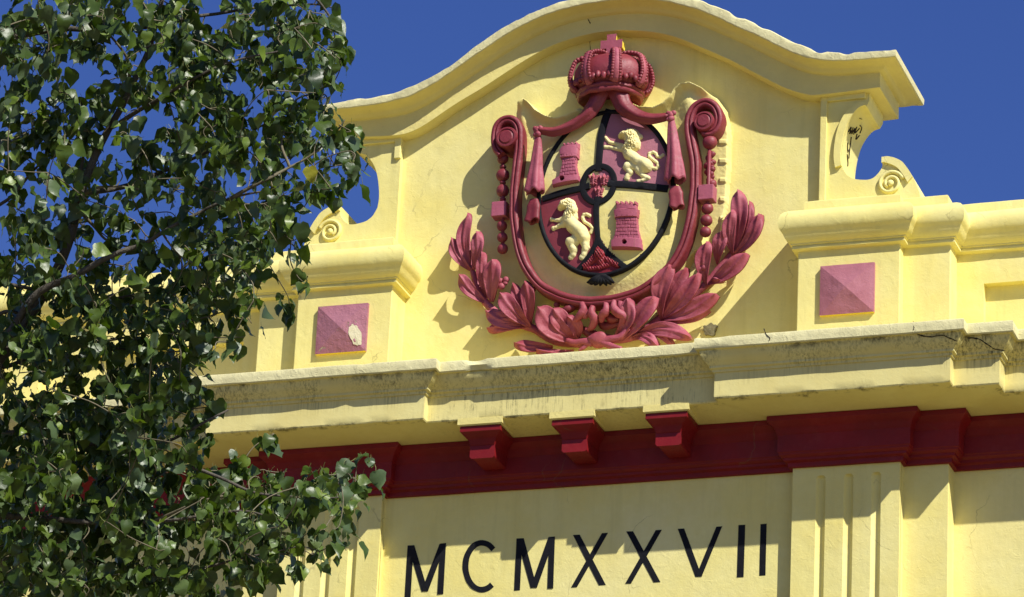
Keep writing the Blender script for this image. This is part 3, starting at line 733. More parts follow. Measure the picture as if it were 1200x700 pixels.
# three small lilies
def lily(u, v):
    return [[(u, v - 6.5, 1), (u, v - 2, 2.2), (u, v + 2, 1.2)], [(u - 4.5, v - 3.5, 1.5), (u - 3, v + .2, 1.4), (u, v + 1.5, 1)], [(u + 4.5, v - 3.5, 1.5), (u + 3, v + .2, 1.4), (u, v + 1.5, 1)],
            [(u - 3, v + 2.4, 1.1), (u + 3, v + 2.4, 1.1)], [(u, v + 2.5, 1.2), (u, v + 6, 1.3)], [(u, v + 4, 1), (u - 3, v + 5.5, 1.2)], [(u, v + 4, 1), (u + 3, v + 5.5, 1.2)]]
for u, v in ((694, 208.5), (706.5, 209), (700.5, 223.5)):
    relief('lily', (u - 9, v - 10, u + 9, v + 10), lambda U, Vv, u=u, v=v: seg_h(U, Vv, lily(u, v), 2.4), .088, m_leaf, ce, step=.5, Yref=.08)
relief('pomegranate', (672, 284, 736, 318), lambda U, Vv: seg_h(U, Vv, [[(701, 290, 3), (702, 298, 7), (703, 306, 5)], [(695, 303, 4), (684, 311, 4)], [(690, 307, 2.6), (694, 300, 3)], [(710, 303, 4), (722, 309, 4)], [(712, 309, 3), (700, 313, 3.4), (689, 314, 3)], [(715, 300, 3), (710, 296, 2)], [(700, 293, 4)]], .9) * (1 + .25 * np.sin(U * 1.9) * np.sin(Vv * 1.3)), .128, m_deep, A, step=.6, ondome=True)

# lions
q = zm(690, 140, 8.75)
lion1 = [q((500, 150, 30), (430, 130, 62), (400, 160, 60), (350, 140, 40), (305, 150, 24)), q((430, 160, 70), (430, 230, 76), (390, 290, 58)), q((470, 250, 40), (490, 270, 12)),
         q((370, 280, 52), (400, 340, 60), (480, 400, 56), (560, 440, 66)), q((320, 250, 28), (250, 225, 18), (190, 205, 16), (160, 172, 16), (152, 160, 9)), q((350, 285, 32), (260, 275, 20), (200, 262, 15), (148, 258, 18)),
         q((560, 450, 72), (500, 500, 42), (530, 550, 24), (590, 572, 20)), q((590, 575, 18), (530, 600, 16), (485, 610, 18)), q((470, 460, 40), (380, 450, 36), (365, 470, 32), (410, 520, 28), (380, 560, 24), (372, 580, 28)),
         q((625, 465, 14), (665, 478, 13), (690, 450, 12), (680, 415, 11), (640, 385, 11), (598, 350, 11), (600, 320, 11), (640, 305, 11), (665, 320, 10), (680, 350, 9), (710, 352, 9), (738, 330, 15)), q((390, 90, 14), (378, 78, 8))]
q = zm(635, 215, 7)
lion2 = [q((200, 135, 32), (170, 155, 36), (135, 185, 20)), q((225, 150, 34), (235, 200, 42), (205, 240, 42)), q((255, 220, 20), (250, 260, 30)), q((200, 270, 46), (240, 330, 56), (300, 380, 58), (325, 420, 52)),
         q((175, 265, 25), (120, 282, 15), (72, 275, 12), (60, 272, 16)), q((170, 310, 30), (130, 325, 18), (95, 340, 14), (75, 346, 18)), q((250, 450, 44), (215, 460, 38), (240, 520, 34), (235, 560, 22), (215, 582, 20)),
         q((330, 440, 46), (340, 490, 30), (340, 520, 22), (365, 505, 12)), q((335, 520, 26), (325, 560, 20), (308, 585, 22)), q((385, 385, 13), (402, 350, 12), (375, 322, 11), (335, 298, 11), (318, 265, 11), (330, 238, 12), (355, 236, 10), (378, 248, 14))]
def hlion(ch, mane, face=()):
    def f(U, Vv):
        h = seg_h(U, Vv, [[(a, b, max(c * 1.06, 1.9)) for a, b, c in q_] for q_ in ch], .85, 3)
        for a, b, r, k in face: h = h + (h > 0) * k * np.exp(-((U - a) ** 2 + (Vv - b) ** 2) / r ** 2)
        m = np.zeros_like(U)
        for a, b, r in mane: m = np.maximum(m, np.clip(1.3 - np.hypot(U - a, Vv - b) / r, 0, 1))
        tuft = np.array([[noise.noise(Vector((x * .75, y * .4, 2))) + .6 * noise.noise(Vector((x * 1.1, y * .7, 5))) for x, y in zip(r1, r2)] for r1, r2 in zip(U, Vv)])
        return np.where(h > 0, np.maximum(h + m * tuft * 2.6, .05), 0)
    return f
l1 = relief('lion', (702, 143, 778, 214), hlion(lion1, [(738, 158, 8), (740, 167, 8), (733, 172, 6)], [(730.5, 155.5, 4.2, 4.5), (725.5, 157.5, 3, 4), (727.5, 159.5, 1.6, -2)]), .108, m_lion, A, step=.5, Yref=.07, ondome=True, unit=.0125, label='cream rampant lion in the upper quarter')
l2 = relief('lion', (638, 224, 697, 302), hlion(lion2, [(666, 240, 7), (667, 250, 6), (662, 236, 6)], [(658.5, 238.5, 4.2, 4.5), (654.5, 241.5, 2.8, 4), (656.5, 243.8, 1.5, -2)]), .112, m_lion, A, step=.5, Yref=.07, ondome=True, unit=.0125, label='cream rampant lion in the lower quarter')
for l_, pts in ((l1, [(729.5, 154.5)]), (l2, [(656, 237.5)])):
    for u, v in pts:
        mk('eye', *ball(tuple(at(u, v, .035)), .010, 8, 6), m_crack, l_, smooth=True)

# castles
def castle(polys, bricks, hole, bbox, label, slope):
    def f(U, Vv):
        H = np.zeros_like(U)
        for P, hh, rnd in polys:
            s_ = sdf(U, Vv, P); mid = sum(p[0] for p in P) / len(P); wd = max(p[0] for p in P) - min(p[0] for p in P)
            cyl = hh * (.45 + .55 * np.sqrt(np.clip(1 - ((U - mid) / (wd * .55)) ** 2, 0, 1)))
            H = np.maximum(H, np.where(s_ > 0, cyl * np.clip(s_ / .9, 0, 1) ** .5, 0))
        vv = Vv - (U - hole[0]) * slope
        row = np.floor(vv / 4.1); ln = (np.abs((vv / 4.1) % 1 - .5) > .40) | (np.abs(((U + row * 3.1) / 6.2) % 1 - .5) > .45)
        y0, y1 = bricks; H = H - .7 * (ln & (Vv > y0) & (Vv < y1) & (H > 3))
        d = np.hypot(U - hole[0], (Vv - hole[1])) ; H = np.where((d < hole[2]) & (H > 1), 1.0, H)
        return np.where(H > 0, np.maximum(H, .1), 0)
    return relief('castle', bbox, f, .112, m_pink, A, step=.5, Yref=.07, ondome=True, label=label, smooth=False)
q = zm(620, 110, 3.183)
c1 = castle([(q((112, 236), (107, 206), (118, 190), (182, 186), (180, 236)), 9, 1), (q((119, 200), (122, 180), (182, 178), (182, 200)), 8, 1), (q((118, 232), (176, 232), (172, 262), (182, 306), (100, 318), (116, 262)), 7, 1), (q((80, 318), (112, 302), (184, 300), (184, 322), (82, 340)), 9.5, 1)]
       + [(q((122 + 15 * k, 178 - k * 1), (131 + 15 * k, 177 - k), (131 + 15 * k, 188 - k), (122 + 15 * k, 189 - k)), 8.5, 1) for k in range(4)], (180, 205), q((122, 314))[0] + (3.0,), (642, 160, 682, 220), 'pink castle tower in the upper quarter', -.12)
c2 = castle([(q((312, 428), (406, 426), (402, 458), (316, 462)), 9, 1), (q((322, 408), (398, 406), (400, 430), (320, 432)), 8, 1), (q((320, 456), (400, 454), (402, 500), (412, 540), (306, 540), (320, 500)), 7, 1), (q((302, 544), (318, 534), (412, 532), (416, 572), (302, 572)), 9.5, 1)]
       + [(q((320 + 17 * k, 399), (332 + 17 * k, 398), (332 + 17 * k, 412), (320 + 17 * k, 412)), 8.5, 1) for k in range(5)], (252, 279), q((355, 551))[0] + (2.7,), (710, 230, 754, 294), 'pink castle tower in the lower quarter', -.03)
for c_, u, v in ((c1, q((122, 314))[0][0], q((122, 314))[0][1]), (c2, q((355, 551))[0][0], q((355, 551))[0][1])):
    mk('gate_hole', *ball(tuple(at(u, v, .098)), .026, 10, 6, (1, .2, 1)), m_crack, c_, smooth=True)

# drapery swags, knots and hanging tails
def dr(*p): return cr([at(*x) for x in p], 6)
mk('swag', *tube(dr((706, 98, .0), (701, 108, .0), (695, 121, .0), (684, 135, .01), (667, 146, .02), (648, 152.5, .03), (631, 151, .04)), [.10, .095, .085, .072, .062, .055, .04], [.07, .06, .05], 20, .16, 4), m_maroon, A, smooth=True, jit=.008, jf=7)
mk('swag', *tube(dr((719, 98, .0), (724, 110, .0), (730, 123, .0), (744, 133, .01), (762, 137.5, .02), (782, 134.5, .04)), [.10, .095, .085, .07, .06, .045], [.07, .06, .05], 20, .16, 4), m_maroon, A, smooth=True, jit=.008, jf=7)
for u, v in ((628, 151), (784, 133)):
    ms = [ball(tuple(at(u + a, v + b, .02)), r, 10, 7) for a, b, r in ((0, 0, .045), (3.5, -2.5, .032), (-2.5, -2, .03), (1, 4, .04), (-2, 5, .028))]
    k_ = mk('knot', *cat2(*ms[:1]), m_leaf, A, smooth=True, jit=.01, jf=14)
    for m2 in ms[1:]: mk('knot_fold', *m2, m_leaf, k_, smooth=True, jit=.01, jf=14)
def tail(P, R, mat, fold=.13, fk=5, y=.04, th=.02, ph=0):
    P = cr([at(u, v, y) for u, v in P], 6); N = len(P); R = np.interp(np.linspace(0, 1, N), np.linspace(0, 1, len(R)), R); n = 32
    V = []; F = []
    for lay in (0, 1):
        for i in range(N):
            for k in range(n):
                a = 2 * math.pi * k / n; g = i / (N - 1); q_ = R[i] * (1 + fold * (.3 + g) * math.cos(fk * a + ph) + .06 * math.cos(2 * a + g * 3)) - lay * th
                q_ = max(q_, .004)
                V.append((P[i][0] + q_ * math.cos(a), P[i][1] + .85 * q_ * math.sin(a), P[i][2] + (g ** 6) * .02 * math.cos(fk * a + ph + 1)))
    m = N * n
    for i in range(N - 1):
        for k in range(n):
            a = i * n + k; b = i * n + (k + 1) % n
            F.append((a, a + n, b + n, b)); F.append((m + a, m + b, m + b + n, m + a + n))
    e = (N - 1) * n
    for k in range(n): F.append((e + k, m + e + k, m + e + (k + 1) % n, e + (k + 1) % n))
    return mk('drapery_tail', V, F, mat, A, smooth=True)
tail([(629, 153), (628, 175), (626, 200), (624.5, 224)], [.03, .045, .062, .075, .10, .115], m_leaf)
tail([(624.5, 232), (624, 244), (622.5, 258)], [.045, .075, .075, .085], m_maroon, .2, 3, ph=2)
tail([(785, 136), (787, 160), (789, 185), (790, 210)], [.03, .052, .068, .08, .105, .12], m_leaf, ph=1)
tail([(790, 217), (790.5, 229), (792, 242)], [.05, .08, .075, .08], m_maroon, .2, 3, ph=1)

# crown
CXc, CYc = .055, .20
cp = [(.0, 3.44), (.30, 3.43), (.335, 3.40), (.36, 3.395), (.378, 3.41), (.382, 3.43), (.37, 3.443), (.375, 3.455), (.39, 3.465), (.392, 3.485), (.378, 3.498), (.36, 3.51), (.39, 3.53), (.415, 3.57), (.43, 3.62), (.435, 3.68), (.42, 3.75), (.38, 3.82), (.31, 3.875), (.18, 3.90), (.0, 3.905)]
cn = mk('crown', *lathe(cp, CXc, CYc, 64), m_rimw, A, angle=50, jit=.014, jf=9)
for k in range(8):
    a = math.radians(-90 + 22.5 + 45 * k)
    prof = cr([(.385, 3.50), (.435, 3.54), (.468, 3.62), (.472, 3.70), (.45, 3.79), (.41, 3.87), (.30, 3.925), (.17, 3.95), (.05, 3.93)], 5)
    P = [(CXc + r * math.cos(a), CYc + r * math.sin(a), z) for r, z in prof]
    if math.sin(a) > .5: continue
    ah = mk('crown_arch', *tube(P, [.05, .045, .036, .025], [.032, .03, .025], 10, out=(math.cos(a), math.sin(a), 0)), m_leaf, cn, smooth=True, jit=.006, jf=10)
    tx, ty = -math.sin(a), math.cos(a); bd = []
    for i in range(2, len(P) - 4, 2):
        for sgn in (-1, 1):
            p = P[i]; w = .05 * (1 - .5 * i / len(P)); bd.append(ball((p[0] + tx * w * sgn + math.cos(a) * .008, p[1] + ty * w * sgn + math.sin(a) * .008, p[2]), .024, 8, 6))
    for b_ in bd: mk('bead', *b_, m_maroon, ah, smooth=True)
for k in range(20):
    a = math.radians(-170 + 160 * k / 19); r = .435
    mk('crown_leaf', *ball((CXc + r * math.cos(a), CYc + r * math.sin(a), 3.555 + .02 * (k % 2)), .034, 8, 6, (1, 1, 1.3)), m_maroon, cn, smooth=True, jit=.012, jf=20)
mk('rosette_stub', *ball((CXc, CYc, 3.965), .07, 12, 8, (1, .8, .9)), m_yel, cn, smooth=True, jit=.012, jf=14)
ct = .045; poly = [(-.045, 0), (.045, 0), (.05, .065), (.125, .06), (.125, .15), (.048, .145), (.052, .225), (-.048, .225), (-.045, .15), (-.12, .155), (-.12, .065), (-.05, .065)]
V, F = prism_xz([(CXc + .0 + x, 3.985 + z) for x, z in poly], CYc - .06, CYc + .06)
mk('cross', V, F, [m_pink, m_yel], cn, mi=[0, 1] + [1 if i in (1, 2, 3, 4, 5) else 0 for i in range(len(poly))], bevel=.008)

# bead strings
for pts in ([(588.5, 185.5, .066), (588.5, 204.5, .078), (588.3, 222.8, .076), (587.5, 264, .062), (588, 277.5, .062), (588.3, 291, .062)],
            [(830.9, 165.7, .084), (828, 243.4, .068), (827, 257, .068), (825.7, 270.6, .064)]):
    left = pts[0][0] < 700
    yb = .25 if left else .16
    st = mk('bead_string', *tube([at(pts[0][0], 168 if left else 155, yb), at((pts[0][0] + pts[-1][0]) / 2 + (0 if left else .8), 225, yb), at(pts[-1][0], pts[-1][1], yb)], .022, None, 8), m_maroon, A, smooth=True)
    for u, v, r in pts: mk('bead', *ball(tuple(at(u, v, yb)), r, 18, 12), m_maroon, st, smooth=True, jit=.004, jf=9)
    if left:
        for v, r in ((195, .04), (213.5, .038), (233, .04)): mk('collar', *ball(tuple(at(588.5, v, yb)), r, 12, 8, (1, 1, .7)), m_maroon, st, smooth=True)
    c = at(586 if left else 828, 246.5 if left else 226.5, yb - .0)
    mk('square_block', *box(c[0] - .088, c[0] + .088, c[1] - .09, c[1] + .09, c[2] - .09, c[2] + .09), m_pink, st, bevel=.008)
ms = []
for i in range(15):
    v = 178 + i * 2.6; p = at(831.5 + 2.4 * math.sin(i * 1.9), v, .20)
    ms.append(ball(tuple(p), .038 + .018 * abs(math.sin(i * 2.3)), 8, 6, (1, .9, .8)))
mk('broken_ornament', *cat2(*ms), m_maroon, A, smooth=True, jit=.03, jf=12)
0 and mk('bare_core', *tube([at(829, 176, .14), at(831, 195, .13), at(829.5, 214, .14)], .016, None, 6), m_edge, A, jit=.008)

# laurel sprays
def leaf3(b, t, w, y0, y1, cup=.35, bend=.12, mat=None, mid=.5, lift=.08, name='laurel_leaf', rev=1):
    """b, t: base and tip; blade cupped about its midrib, with thickness"""
    Bp = at(b[0], b[1], y0); T = at(t[0], t[1], y1); ax = T - Bp; Ln = np.linalg.norm(ax); axn = ax / Ln
    out = np.array((0, -1., 0)); out = out - axn * (out @ axn); out /= np.linalg.norm(out); sd_ = np.cross(axn, out)
    w = w / 97 / 2 * .80; nl, nc = 18, 17; V = []; F = []
    rs = random.random() * 9
    for lay in (0, 1):
        for i in range(nl):
            g = i / (nl - 1); ww = w * 1.1 * float(np.interp(g, [0, .12, .3, .5, .68, .8, .9, .96, 1], [.14, .34, .66, .9, 1, .92, .70, .42, .08])) ; ww = max(ww, w * .10 * (1 - g) + .002)
            c = Bp + ax * g + sd_ * rev * bend * Ln * math.sin(math.pi * g) + out * lift * math.sin(math.pi * g * .85)
            for k in range(nc):
                s_ = -1 + 2 * k / (nc - 1)
                hgt = cup * ww * (abs(s_) ** 1.4) * 1.7 + .012 * math.exp(-(s_ / .13) ** 2) - .005 * math.cos(abs(s_) * 11 - g * 6) * (1 - g * .5) * (1 - s_ * s_) + .07 * g ** 4 * (1 - s_ * s_) - .05 * g ** 2 * abs(s_) + .018 * s_ * math.sin(g * 5 + rs)
                hgt += .012 * noise.noise(Vector((g * 5 + rs, s_ * 2, 0)))
                V.append(c + sd_ * s_ * ww + out * (hgt - lay * (.03 + .03 * (1 - abs(s_)))))
    m = nl * nc
    for i in range(nl - 1):
        for k in range(nc - 1):
            a = i * nc + k; F.append((a, a + nc, a + nc + 1, a + 1)); F.append((m + a, m + a + 1, m + a + nc + 1, m + a + nc))
    ed = [k for k in range(nc)] + [i * nc + nc - 1 for i in range(1, nl)] + [(nl - 1) * nc + k for k in range(nc - 2, -1, -1)] + [i * nc for i in range(nl - 2, 0, -1)]
    for a, b_ in zip(ed, ed[1:] + ed[:1]): F.append((a, b_, m + b_, m + a))
    return V, F, mat or m_leaf
sprays = []
spL = A; q = zm(520, 230, 3.685)
LL = [((118, 320), (112, 72), 66, .36, .22, .4, -.10), ((122, 325), (36, 180), 58, .36, .27, .35, -.10), ((125, 320), (150, 148), 62, .34, .20, .45, .10),
      ((185, 440), (172, 240), 50, .36, .24, .4, -.05), ((205, 455), (218, 268), 92, .33, .18, .3, .02), ((190, 465), (66, 338), 66, .36, .25, .35, -.08),
      ((370, 560), (182, 500), 80, .36, .30, .3, -.10), ((375, 565), (190, 580), 62, .37, .32, .3, .05), ((375, 565), (242, 415), 86, .32, .18, .35, -.05), ((370, 550), (355, 362), 72, .32, .18, .35, .05), ((360, 540), (300, 372), 50, .35, .22, .4, 0),
      ((590, 632), (402, 476), 120, .30, .12, .3, -.10), ((575, 625), (535, 508), 70, .30, .16, .3, .18), ((560, 625), (470, 478), 90, .31, .13, .3, .0), ((470, 650), (300, 640), 60, .33, .22, .35, -.08), ((560, 665), (395, 668), 44, .34, .24, .3, -.12)]
branch = cr([at(*p, .36) for p in q((600, 640), (480, 625), (385, 570), (290, 540), (190, 470), (140, 380), (110, 250), (105, 110))], 6)
br1 = mk('laurel_spray', *tube(branch, [.045, .05, .04, .02], None, 10), m_leaf, A, smooth=True, jit=.008, jf=9); br1['label'] = 'left laurel spray with berries'
for b, t, w, y0, y1, cu, be in LL:
    V, F, mm = leaf3(q(b)[0], q(t)[0], w / 3.685 * 1.0, y0, y1, cu, be); mk('laurel_leaf', V, F, mm, br1, smooth=True)
for p, r in (((265, 358), .040), ((246, 386), .042), ((240, 362), .036), ((485, 466), .038), ((262, 372), .03), ((382, 400), .035)):
    mk('berry', *ball(tuple(at(*q(p)[0], .22)), r, 12, 8), m_leaf, br1, smooth=True)
q = zm(700, 220, 3.685)
RL = [((585, 290), (612, 8), 84, .34, .20, .4, .08), ((585, 290), (586, 90), 62, .33, .16, .4, -.06), ((590, 290), (708, 112), 74, .34, .20, .4, .16), ((600, 280), (665, 60), 50, .36, .26, .3, .1),
      ((468, 420), (478, 228), 74, .33, .18, .4, -.06), ((515, 330), (545, 182), 66, .35, .22, .4, .02), ((470, 420), (652, 285), 80, .34, .22, .35, .10), ((490, 410), (545, 405), 26, .34, .28, .3, 0),
      ((275, 565), (318, 328), 90, .31, .14, .35, -.08), ((275, 560), (390, 345), 66, .34, .20, .35, .0), ((275, 565), (445, 368), 84, .31, .15, .35, .10), ((275, 570), (522, 462), 84, .32, .20, .3, .10), ((270, 575), (486, 530), 60, .35, .27, .3, .08),
      ((95, 660), (255, 468), 96, .30, .13, .35, .06), ((75, 640), (140, 470), 80, .31, .12, .45, .22), ((160, 640), (405, 650), 76, .32, .22, .3, -.10), ((150, 650), (268, 690), 56, .33, .24, .3, -.12), ((230, 640), (335, 685), 40, .34, .28, .3, -.12)]
branch = cr([at(*p, .36) for p in q((0, 640), (90, 655), (180, 630), (280, 560), (380, 490), (470, 415), (560, 310), (640, 190), (640, 60))], 6)
br2 = mk('laurel_spray', *tube(branch, [.045, .05, .05, .045, .02], None, 10), m_leaf, A, smooth=True, jit=.008, jf=9); br2['label'] = 'right laurel spray with berries'
for b, t, w, y0, y1, cu, be in RL:
    V, F, mm = leaf3(q(b)[0], q(t)[0], w / 3.685, y0, y1, cu, be); mk('laurel_leaf', V, F, mm, br2, smooth=True)
for p, r in (((438, 326), .045), ((456, 340), .042), ((440, 345), .04), ((180, 462), .055), ((285, 385), .05), ((270, 400), .045)):
    mk('berry', *ball(tuple(at(*q(p)[0], .22)), r, 12, 8), m_leaf, br2, smooth=True)
# knot and festoon drapery between the sprays
q = zm(640, 340, 7.5)
kn = mk('spray_knot', *ball(tuple(at(*q((445, 430))[0], .20)), .125, 20, 12, (1, .6, .65)), m_leaf, A, smooth=True, jit=.03, jf=7)
mk('ribbon_end', *tube([at(*p, .17) for p in cr(q((440, 440), (540, 425), (640, 400), (720, 330)), 5)], [.05, .045, .035, .02], .03, 12, .1), m_leaf, A, smooth=True, jit=.01)
mk('ribbon_end', *tube([at(*p, .17) for p in cr(q((470, 440), (560, 480), (660, 505)), 5)], [.045, .035, .02], .03, 12, .1), m_leaf, A, smooth=True, jit=.01)
mk('ribbon_end', *tube([at(*p, .18) for p in cr(q((400, 455), (320, 440), (240, 450), (170, 430)), 5)], [.05, .04, .035, .03], .03, 12, .1), m_leaf, A, smooth=True, jit=.01)
mk('ribbon_end', *tube([at(*p, .19) for p in cr(q((350, 470), (320, 500), (280, 525)), 5)], [.03, .025, .012], .02, 10), m_leaf, A, smooth=True)
def fest(cols, rimp, name='festoon_drapery'):
    fs = mk(name, *tube(cr([at(*p, .26) for p in rimp], 6), [.03, .045, .045, .03], .035, 12, .1), m_maroon, A, smooth=True, jit=.01, jf=8)
    for c in cols:
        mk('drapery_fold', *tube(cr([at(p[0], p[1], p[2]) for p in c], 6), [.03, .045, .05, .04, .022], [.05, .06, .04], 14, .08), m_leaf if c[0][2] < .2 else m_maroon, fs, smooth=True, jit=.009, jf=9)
fest([[(*q((310, 110))[0], .10), (*q((318, 165))[0], .08), (*q((280, 215))[0], .09), (*q((235, 280))[0], .16)], [(*q((318, 120))[0], .14), (*q((330, 200))[0], .12), (*q((335, 240))[0], .14)],
      [(*q((400, 140))[0], .10), (*q((385, 190))[0], .08), (*q((415, 240))[0], .10), (*q((400, 310))[0], .16), (*q((370, 340))[0], .2)], [(*q((250, 130))[0], .2), (*q((180, 160))[0], .16), (*q((120, 190))[0], .2)]],
     q((225, 280), (270, 330), (340, 350), (380, 380), (440, 370)))
fest([[(*q((520, 115))[0], .10), (*q((515, 170))[0], .08), (*q((485, 210))[0], .10), (*q((480, 270))[0], .16)], [(*q((590, 95))[0], .10), (*q((585, 140))[0], .08), (*q((625, 190))[0], .09), (*q((675, 220))[0], .12), (*q((680, 270))[0], .18)],
      [(*q((650, 105))[0], .14), (*q((655, 150))[0], .11), (*q((665, 200))[0], .12)], [(*q((530, 190))[0], .2), (*q((560, 240))[0], .2), (*q((640, 250))[0], .2)]],
     q((470, 250), (500, 310), (560, 300), (640, 285), (690, 260)))
# black shell under the oval
ms = []
for k in range(7):
    a = math.radians(200 - 0 + 140 * k / 6 + 0); 
    ms.append(tube(cr([at(703, 322, .08), at(703 + 9 * math.cos(a), 326 - 4 * math.sin(a) - 2, .05), at(703 + 16 * math.cos(a), 329 - 6 * math.sin(a) - 3 + 2 * abs(math.cos(a)), .09)], 4), [.02, .035, .03, .012], .03, 8))
sh = mk('shell', *ball(tuple(at(703, 324, .09)), .075, 14, 9, (1.1, .6, .7)), m_black, A, smooth=True)
for m2 in ms: mk('shell_lobe', *m2, m_black, sh, smooth=True)

def depth_scale(o, k):
    done = set()
    for c in o.children_recursive:
        if c.type == 'MESH' and c.data.name not in done:
            done.add(c.data.name); n = len(c.data.vertices); a = np.empty(n * 3, 'f'); c.data.vertices.foreach_get('co', a); a = a.reshape(-1, 3)
            a[:, 1] = .427 + (a[:, 1] - .427) * k; c.data.vertices.foreach_set('co', a.ravel()); c.data.update()
depth_scale(A, .87)

# ------------------------------------------------------------------ poplar tree in front, left
def leafmat(name, top, under, yellow=0):
    m, N, K, P = newmat(name)
    g = N.new('ShaderNodeNewGeometry'); oi = N.new('ShaderNodeObjectInfo')
    n = N.new('ShaderNodeTexNoise'); n.inputs['Scale'].default_value = 7; K.new(g.outputs['Position'], n.inputs['Vector'])
    rp = N.new('ShaderNodeValToRGB'); e = rp.color_ramp.elements
    e[0].position = .3; e[0].color = (*[c * .6 for c in top], 1); e[1].position = .72; e[1].color = (top[0] * 1.7, top[1] * 1.45, top[2] * 1.2, 1)
    K.new(n.outputs['Fac'], rp.inputs[0])
    mx = N.new('ShaderNodeMix'); mx.data_type = 'RGBA'; K.new(g.outputs['Backfacing'], mx.inputs[0]); K.new(rp.outputs[0], mx.inputs[6]); mx.inputs[7].default_value = (*under, 1)
    K.new(mx.outputs[2], P.inputs['Base Color'])
    P.inputs['Roughness'].default_value = .41; P.inputs['Specular IOR Level'].default_value = .45
    n2 = N.new('ShaderNodeTexNoise'); n2.inputs['Scale'].default_value = 60; n2.inputs['Detail'].default_value = 4; K.new(g.outputs['Position'], n2.inputs['Vector'])
    b = N.new('ShaderNodeBump'); b.inputs['Strength'].default_value = .35; b.inputs['Distance'].default_value = .004; K.new(n2.outputs['Fac'], b.inputs['Height']); K.new(b.outputs[0], P.inputs['Normal'])
    tr = N.new('ShaderNodeBsdfTranslucent'); tr.inputs[0].default_value = (top[0] * 3.2, top[1] * 3.2, top[2] * .8, 1)
    ms = N.new('ShaderNodeMixShader'); ms.inputs[0].default_value = .15; K.new(P.outputs[0], ms.inputs[1]); K.new(tr.outputs[0], ms.inputs[2])
    K.new(ms.outputs[0], N['Material Output'].inputs['Surface'])
    return m
m_l1 = leafmat('poplar_leaf', (.046, .088, .012), (.075, .115, .045))
m_l2 = leafmat('poplar_leaf_dark', (.028, .058, .009), (.060, .095, .038))
m_l3 = leafmat('poplar_leaf_fresh', (.085, .145, .016), (.11, .16, .05))
m_ly = leafmat('poplar_leaf_yellowing', (.26, .28, .03), (.36, .32, .06))
m_stalk, N_, K_, P_ = newmat('leaf_stalk'); P_.inputs['Base Color'].default_value = (.22, .24, .06, 1); P_.inputs['Roughness'].default_value = .6
m_bark = paint('bark', (.070, .060, .046), (.13, .115, .09), scale=5, bump=1, lump=2, rough=.9)
m_twig = paint('twig_bark', (.11, .095, .055), (.20, .175, .11), scale=5, bump=.5, rough=.8)
TD = 20.6
TR_ = atd(-620, 700, TD)
T = thing('poplar_tree', 'leafy green poplar branches hanging in front of the left side of the facade', 'tree', (TR_[0], TR_[1], -ZO))
def tp(*pts): return [atd(u, v, TD + (d if len(p_) > 2 else 0)) for p_ in pts for u, v, d in [(p_[0], p_[1], p_[2] if len(p_) > 2 else 0)]]
trunk = [np.array((TR_[0], TR_[1], -ZO)), np.array((TR_[0] + .1, TR_[1], -ZO + 3)), np.array((TR_[0] + .05, TR_[1], -ZO + 6)), atd(-640, 500, TD), atd(-610, 200, TD), atd(-590, -250, TD), atd(-570, -700, TD)]
mk('trunk', *tube(cr(trunk, 8), [.24, .20, .17, .14, .10, .06, .02], None, 14), m_bark, T, smooth=True, jit=.02, jf=4)
